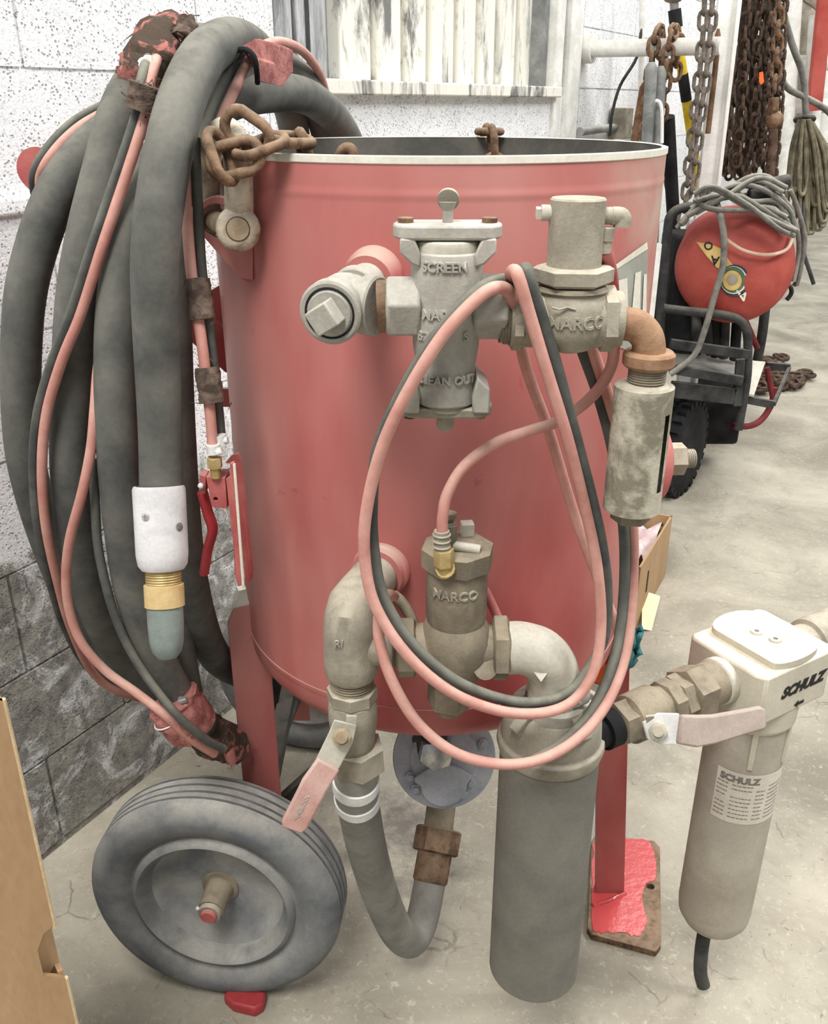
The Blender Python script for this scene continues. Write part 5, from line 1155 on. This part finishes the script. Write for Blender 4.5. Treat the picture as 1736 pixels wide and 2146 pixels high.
for k, L in enumerate(base):
    yv_ = 3.21+0.03*(k % 3)
    if k in (9, 10): L = [(x+14, y) for x, y in L]; yv_ = 3.3
    if k in (2, 13): yv_ = 3.15
    obj('cable', M().tube([P(x+rc.uniform(-3, 3), y+rc.uniform(-3, 3), yv_+rc.uniform(-0.02, 0.02)) for x, y in L], 0.0082, 10, 5), MT['cable_grey'], cb_)
obj('cable', M().tube([P(1500, 418, 3.24), P(1511, 455, 3.2), P(1518, 500, 3.19), P(1515, 560, 3.19), P(1498, 620, 3.18), P(1478, 690, 3.17), P(1455, 745, 3.17), P(1405, 785, 3.17)], 0.011, 12, 6), MT['cable_grey'], cb_)
obj('cable', M().tube([P(1520, 500, 3.22), P(1560, 525, 3.21), P(1610, 534, 3.21), P(1650, 522, 3.23), P(1664, 490, 3.26)], 0.006, 10, 6), MT['pale_hose'], cb_)
for a, b in (((1585, 392, 3.3), (1655, 378, 3.3)), ((1570, 410, 3.26), (1622, 400, 3.26))):
    obj('cable_grip', M().cyl(P(*a), P(*b), 0.022, n=20, bev=0.003), MT['dark_metal'], cb_)
for (x, y) in ((1660, 575), (1645, 605)):
    obj('hook', M().tube([P(x, y-10, 3.4), P(x+12, y-4, 3.4), P(x+14, y+10, 3.4), P(x+4, y+24, 3.4)], 0.008, 10, 5), MT['dark_metal'], cart)
# ============================================================ CHAIN RACK ON THE WALL
rk0, rk1 = PW(1222, 102), None
def arm(px0, py0, px1, py1, y1, r, label):
    a = PW(px0, py0); b = P(px1, py1, y1)
    t = thing('rack_arm', label, 'rack', tuple(a)); a = a+WN*0.012; obj('pipe', M().cyl(a, b, r, n=24), MT['white_metal'], t)
    obj('wall_flange', M().cyl(a, a+WN*0.03, r*1.7, n=24), MT['white_metal'], t); return a, b
aA, aB = arm(1222, 103, 1512, 96, 3.55, 0.029, 'white pipe arm sticking out of the block wall and carrying chains')
chl = link_mesh(0.052, 0.034, 0.0068, 'rust_dark', 12, 6)
chl_g = link_mesh(0.058, 0.038, 0.0075, 'chain_grey', 14, 6); chl_k = link_mesh(0.052, 0.034, 0.0068, 'chain_grey', 12, 6); chl_b = link_mesh(0.060, 0.042, 0.0085, 'rust', 14, 6)
def chain(label, L, me, step=0.056, group='chains hanging from the rack', cat='chain', tw=0.0):
    pts = catmull([p if isinstance(p, V) else P(*p) for p in L], 24); t = thing('chain', label, cat, tuple(pts[-1]), group); acc = 0; last = pts[0]; k = 0
    out = [pts[0]]
    for p in pts[1:]:
        if (p-out[-1]).length >= step: out.append(p)
    for i, p in enumerate(out[:-1]):
        d_ = (out[i+1]-p); nrm = V((1, -0.4, 0)) if (i % 2) else V((0.3, -1, 0))
        if tw: nrm = Matrix.Rotation(tw+0.3*math.sin(i), 3, 'Z') @ nrm
        put('link', me, t, frame((p+out[i+1])/2, d_, nrm))
    return t
pax = (aB-aA).normalized()
def over_arm(px, front, back, lean=0.0):      # path over the pipe arm: front strand, over the top, back strand
    k_ = min((i/400 for i in range(401)), key=lambda f: abs(CX+F*(aA+(aB-aA)*f).x/((aA+(aB-aA)*f).y*cp-((aA+(aB-aA)*f).z-H)*sp)-px))
    c_ = aA+(aB-aA)*k_; h_ = pax.cross(V((0, 0, 1))).normalized()
    if h_.y > 0: h_ = -h_
    ro = 0.029+0.026; pts = [c_+h_*ro+pax*lean-V((0, 0, front)), c_+h_*ro-V((0, 0, front*0.4))]
    for a in (0, 30, 60, 90, 120, 150, 180): pts.append(c_+h_*(ro*math.cos(math.radians(a)))+V((0, 0, ro*math.sin(math.radians(a)))))
    pts += [c_-h_*ro-V((0, 0, back*0.5)), c_-h_*ro-V((0, 0, back))]; return pts
chain('brown chain wrapped over the white pipe arm above the grey pipes', over_arm(1380, 0.30, 0.12), chl_b, 0.044, group=None)
chain('second brown chain wound round the white pipe arm beside the yellow pole', over_arm(1412, 0.24, 0.14), chl_b, 0.044, group=None)
chain('long greyish chain hanging between the yellow pole and the white channel', [(1478, -40, 3.5), (1476, 40, 3.5), (1470, 120, 3.5), (1460, 220, 3.5), (1448, 320, 3.5), (1438, 420, 3.5), (1430, 470, 3.5)], chl_g, 0.043, group=None)
chain('long chain hanging close behind the greyish one by the white channel', [(1496, -40, 3.43), (1490, 60, 3.43), (1480, 160, 3.43), (1464, 280, 3.43), (1452, 400, 3.43), (1446, 440, 3.43)], chl_g, 0.043, group=None)
rc = random.Random(4)
for k in range(24):
    x0 = 1544+k*4.4+rc.uniform(-0.8, 0.8); x1 = 1514+k*4.6+rc.uniform(-0.8, 0.8); yy = 3.93+(k*5 % 6)*0.052
    gr_ = k % 3 == 1
    chain('greyish worn chain among the rusty ones in the thick hanging cluster' if gr_ else 'rusty dark brown chain in the thick hanging cluster beside the white channel', [(x0, -60, yy), ((x0*2+x1)/3+rc.uniform(-0.8, 0.8), 80, yy), ((x0+x1)/2+rc.uniform(-0.8, 0.8), 220, yy), (x1, 375+rc.uniform(-30, 12), yy)], chl_k if gr_ else chl, 0.038, 'grey chains in the cluster' if gr_ else 'rusty chain cluster', tw=rc.uniform(0, 3))
lk_s = link_mesh(0.06, 0.04, 0.008, 'rust', 14, 6)
chain('orange-brown rusted chain with a hook at the right of the chain cluster', [(1636, -40, 3.85), (1632, 60, 3.85), (1628, 140, 3.85), (1622, 200, 3.85)], lk_s, 0.044, None)
hk = thing('chain_hook', 'round rusted hook block at the end of the orange-brown chain', 'hook', tuple(P(1620, 240, 3.85)))
obj('hook_body', M().sphere(P(1624, 252, 3.85), 0.034, 16), MT['rust'], hk); obj('hook_neck', M().tube([P(1622, 205, 3.85), P(1621, 230, 3.85), P(1620, 250, 3.85)], 0.02, 12, 4), MT['rust'], hk)
obj('hook_shank', M().tube([P(1622, 260, 3.85), P(1618, 330, 3.85), P(1612, 380, 3.85)], 0.018, 12, 4), MT['rust_dark'], hk)
m = M().prism([P(1592, 152, 3.8), P(1600, 150, 3.8), P(1602, 172, 3.8), P(1596, 178, 3.8), P(1592, 172, 3.8)], (0, 0.004, 0)); obj('tag', m, MT['orange'], label='small orange tag hanging among the rusty chains', cat='tag')
# leaning white channel and poles
def down(a, b): return a+(b-a)*(a.z/(a.z-b.z))      # run the line a-b on to the floor
def stick(name, label, L, r, mt_, cat, floor=False):
    pts = [p if isinstance(p, V) else P(*p) for p in L]
    if floor: pts.append(down(pts[0], pts[-1]))
    return obj(name, M().tube(pts, lambda t: r*min(1.0, 0.45+14*t), 14, 6), MT[mt_], label=label, cat=cat)
m = M().bar(P(1536, -60, 3.80), down(P(1536, -60, 3.80), P(1480, 440, 3.80)), 0.085, 0.03, (0, 1, 0)); m.bar(P(1553, -60, 3.79), down(P(1553, -60, 3.79), P(1497, 440, 3.79)), 0.012, 0.05, (0, 1, 0))
obj('steel_channel', m, MT['white_paint'], bevel=0.002, label='white steel channel leaning upright in front of the rusty chains', cat='channel')
yp = thing('yellow_pole', 'yellow pole with black tape leaning behind the hanging chains', 'pole', tuple(P(1470, 410, 3.8)))
obj('pole', M().tube([P(1416, 50, 3.85), PZ(1538, 893)], 0.019, 14, 1), MT['yellow'], yp)
_a, _b = P(1416, 50, 3.85), PZ(1538, 893)
obj('tape_band', M().tube([_a+(_b-_a)*0.10, _a+(_b-_a)*0.155], 0.0205, 14, 1), MT['black'], yp)
obj('grip', M().tube([P(1414, 20, 3.85), P(1418, 58, 3.85)], 0.024, 14, 1), MT['black'], yp)
obj('pole_tip', M().tube([P(1412, -30, 3.85), P(1414, 24, 3.85)], 0.016, 14, 1), MT['grey_metal'], yp); obj('pole_cap', M().sphere(P(1411, -2, 3.85), 0.034, 14, sq=0.4), MT['cast_dark'], yp)
stick('steel_pipe', 'grey steel pipe with rounded top leaning on the wall behind the rim', [(1366, 130, 3.49), (1363, 200, 3.49), (1356, 320, 3.49), (1350, 480, 3.49)], 0.021, 'grey_metal', 'pipe', True)
stick('steel_pipe', 'darker grey steel pipe next to the round-topped one', [(1386, 138, 3.51), (1382, 220, 3.51), (1377, 320, 3.51), (1371, 480, 3.51)], 0.019, 'grey_metal', 'pipe', True)
stick('wire_hook', 'thin white wire hook hanging on the grey pipes', [(1374, 210, 3.46), (1384, 216, 3.46), (1388, 240, 3.46), (1388, 300, 3.46)], 0.006, 'white_paint', 'hook')
stick('wooden_stake', 'brown wooden stake leaning on the wall left of the grey pipes', [(1352, 172, 3.75), (1340, 240, 3.75), (1330, 300, 3.75)], 0.016, 'wood', 'stake', True)
stick('wooden_stake', 'long brown wooden handle standing right of the tank rim', [(1394, 300, 4.02), (1400, 380, 4.02), (1410, 460, 4.02)], 0.016, 'wood', 'stake', True)
stick('black_bar', 'black bar leaning beside the brown wooden handle', [(1400, 245, 3.76), P(1400, 245, 3.76).lerp(PZ(1436, 885), 0.1), PZ(1436, 885)], 0.026, 'black', 'bar')
stick('dark_rod', 'thin dark rod hanging by the end of the white pipe arm', [(1506, 60, 3.7), (1500, 140, 3.7), (1484, 280, 3.7)], 0.01, 'wood', 'rod')
stick('thin_cable', 'thin dark cable drooping down the block wall from the pipe arm', [(1345, 60, 3.9), (1335, 120, 3.9), (1300, 180, 3.9), (1283, 240, 3.9), (1279, 285, 3.9)], 0.006, 'dark_metal', 'cable')
cdt = thing('electrical_conduit', 'grey electrical conduit with a small junction box on the block wall', 'conduit', tuple(PW(1300, 262)))
obj('conduit_pipe', M().tube([PW(1216, 276, 0.03), PW(1262, 270, 0.03), PW(1300, 266, 0.03)], 0.016, 12, 3), MT['grey_metal'], cdt)
obj('junction_box', M().box(PW(1302, 258, 0.04), (0.05, 0.035, 0.06), (WD, WN, V((0, 0, 1)))), MT['cast'], cdt, bevel=0.004)
obj('conduit_pipe', M().tube([PW(1320, 266, 0.03), PW(1340, 270, 0.03), PW(1372, 282, 0.03)], 0.012, 12, 3), MT['grey_metal'], cdt)
vp_ = stick('wall_pipe', 'slim white vertical pipe fixed to the block wall beyond the window', [(1347, -60, 4.0), (1346, 60, 4.0), (1344, 200, 4.0)], 0.012, 'white_metal', 'pipe')
obj('steel_sheet', M().prism([P(1340, 500, 2.9), P(1388, 512, 2.9), V((P(1388, 512, 2.9).x, 2.9, 0)), V((P(1340, 500, 2.9).x, 2.9, 0))], (0, 0.012, 0)), MT['white_metal'], label='pale painted steel sheet standing on edge behind the pot', cat='sheet')
# ============================================================ STORAGE RACK AND CABLE HANK AT THE RIGHT
YK = 5.2
rk = thing('storage_rack', 'white tubular storage rack loaded with pipe behind the hanging cables', 'rack', tuple(P(1640, 470, YK)))
for a, b, r in (((1664, -60), (1632, 480), 0.05), ((1716, 30), (1690, 420), 0.045), ((1612, 255), (1606, 420), 0.04), ((1600, -60), (1596, 420), 0.03)):
    obj('post', M().cyl(P(*a, YK), P(*b, YK), r, n=20), MT['white_metal'], rk)
for (a, b) in (((1636, 132), (1760, 132)), ((1630, 222), (1760, 222)), ((1640, 8), (1700, 4))):
    obj('rail', M().cyl(P(*a, YK+0.05), P(*b, YK+0.05), 0.036, n=20), MT['white_metal'], rk)
obj('brace', M().bar(P(1690, -10, YK), P(1745, 30, YK), 0.05, 0.03, (0, 1, 0)), MT['cast'], rk)
for i, (x, mt_) in enumerate(((1657, 'grey_metal'), (1688, 'cast'), (1700, 'red_dusty'), (1728, 'white_paint'), (1715, 'wood'), (1740, 'wood'))):
    stick('stock_bar', ('grey', 'tan', 'slim pinkish', 'white', 'brown', 'dark brown')[i]+' stock bar standing upright in the white storage rack', [(x+4, -40, YK+0.25+0.12*i), (x, 200, YK+0.25+0.12*i), (x-4, 300, YK+0.25+0.12*i)], (0.04, 0.05, 0.015, 0.04, 0.03, 0.04)[i], mt_, 'bar')
obj('red_post', M().bar(P(1734, -40, YK-0.1), P(1706, 232, YK-0.1), 0.07, 0.04, (0, 1, 0)), MT['drum_red'], label='red flat post leaning on the white storage rack', cat='post', bevel=0.003)
hkk = thing('cable_hank', 'hank of grey-green cables hanging in long loops from a strap', 'cable', tuple(P(1690, 480, 4.3)))
rc = random.Random(13)
for k in range(26):
    f = k/25; x0 = 1676+f*22; yy = 4.25+rc.uniform(-0.06, 0.06); xb = 1655+f*85; yb = 420+rc.uniform(-50, 90)
    L = [(x0, 250, yy), (x0+(xb-x0)*0.6-6, 320, yy), (xb-8, yb-20, yy), (xb, yb, yy), (xb+8, yb-22, yy+0.02), (x0+(xb-x0)*0.7+10, 320, yy+0.03), (x0+3, 252, yy+0.02)]
    obj('cable', M().tube([P(*p) for p in L], 0.0078, 8, 5), MT['cable_olive'], hkk)
obj('strap', M().tube([P(1640, 20, 4.2), P(1660, 90, 4.2), P(1684, 160, 4.2), P(1690, 240, 4.2)], 0.014, 10, 5), MT['cable_grey'], hkk)
obj('strap', M().tube([P(1640, 100, 4.2), P(1634, 150, 4.2), P(1652, 185, 4.2), P(1690, 205, 4.2), P(1730, 228, 4.2), P(1760, 260, 4.2)], 0.013, 10, 5), MT['cable_grey'], hkk)
obj('tie', M().torus(P(1687, 250, 4.26), (0, 0.2, 1), 0.035, 0.012, 20, 8), MT['dark_metal'], hkk)
obj('dangling_end', M().tube([P(1688, 400, 4.25), P(1684, 460, 4.2), P(1683, 520, 4.2), P(1698, 570, 4.2), P(1706, 595, 4.2)], 0.009, 10, 5), MT['dark_metal'], hkk)
# chain heap on the floor
lk_f = link_mesh(0.085, 0.055, 0.011, 'rust_dark', 14, 6)
hp_ = thing('chain', 'brown chain heaped on the concrete floor beyond the cart', 'chain', tuple(PZ(1620, 800)))
rc = random.Random(17)
for k in range(70):
    px, py = rc.choice(((1600, 770), (1615, 800), (1630, 785), (1600, 815), (1650, 795), (1672, 792), (1620, 760))); c_ = PZ(px+rc.uniform(-22, 22), py+rc.uniform(-12, 12), 0.011+rc.uniform(0, 0.03))
    a = rc.uniform(0, 2*PI); put('link', lk_f, hp_, frame(c_, (math.cos(a), math.sin(a), rc.uniform(-0.15, 0.15)), (rc.uniform(-0.4, 0.4), rc.uniform(-0.4, 0.4), 1)))
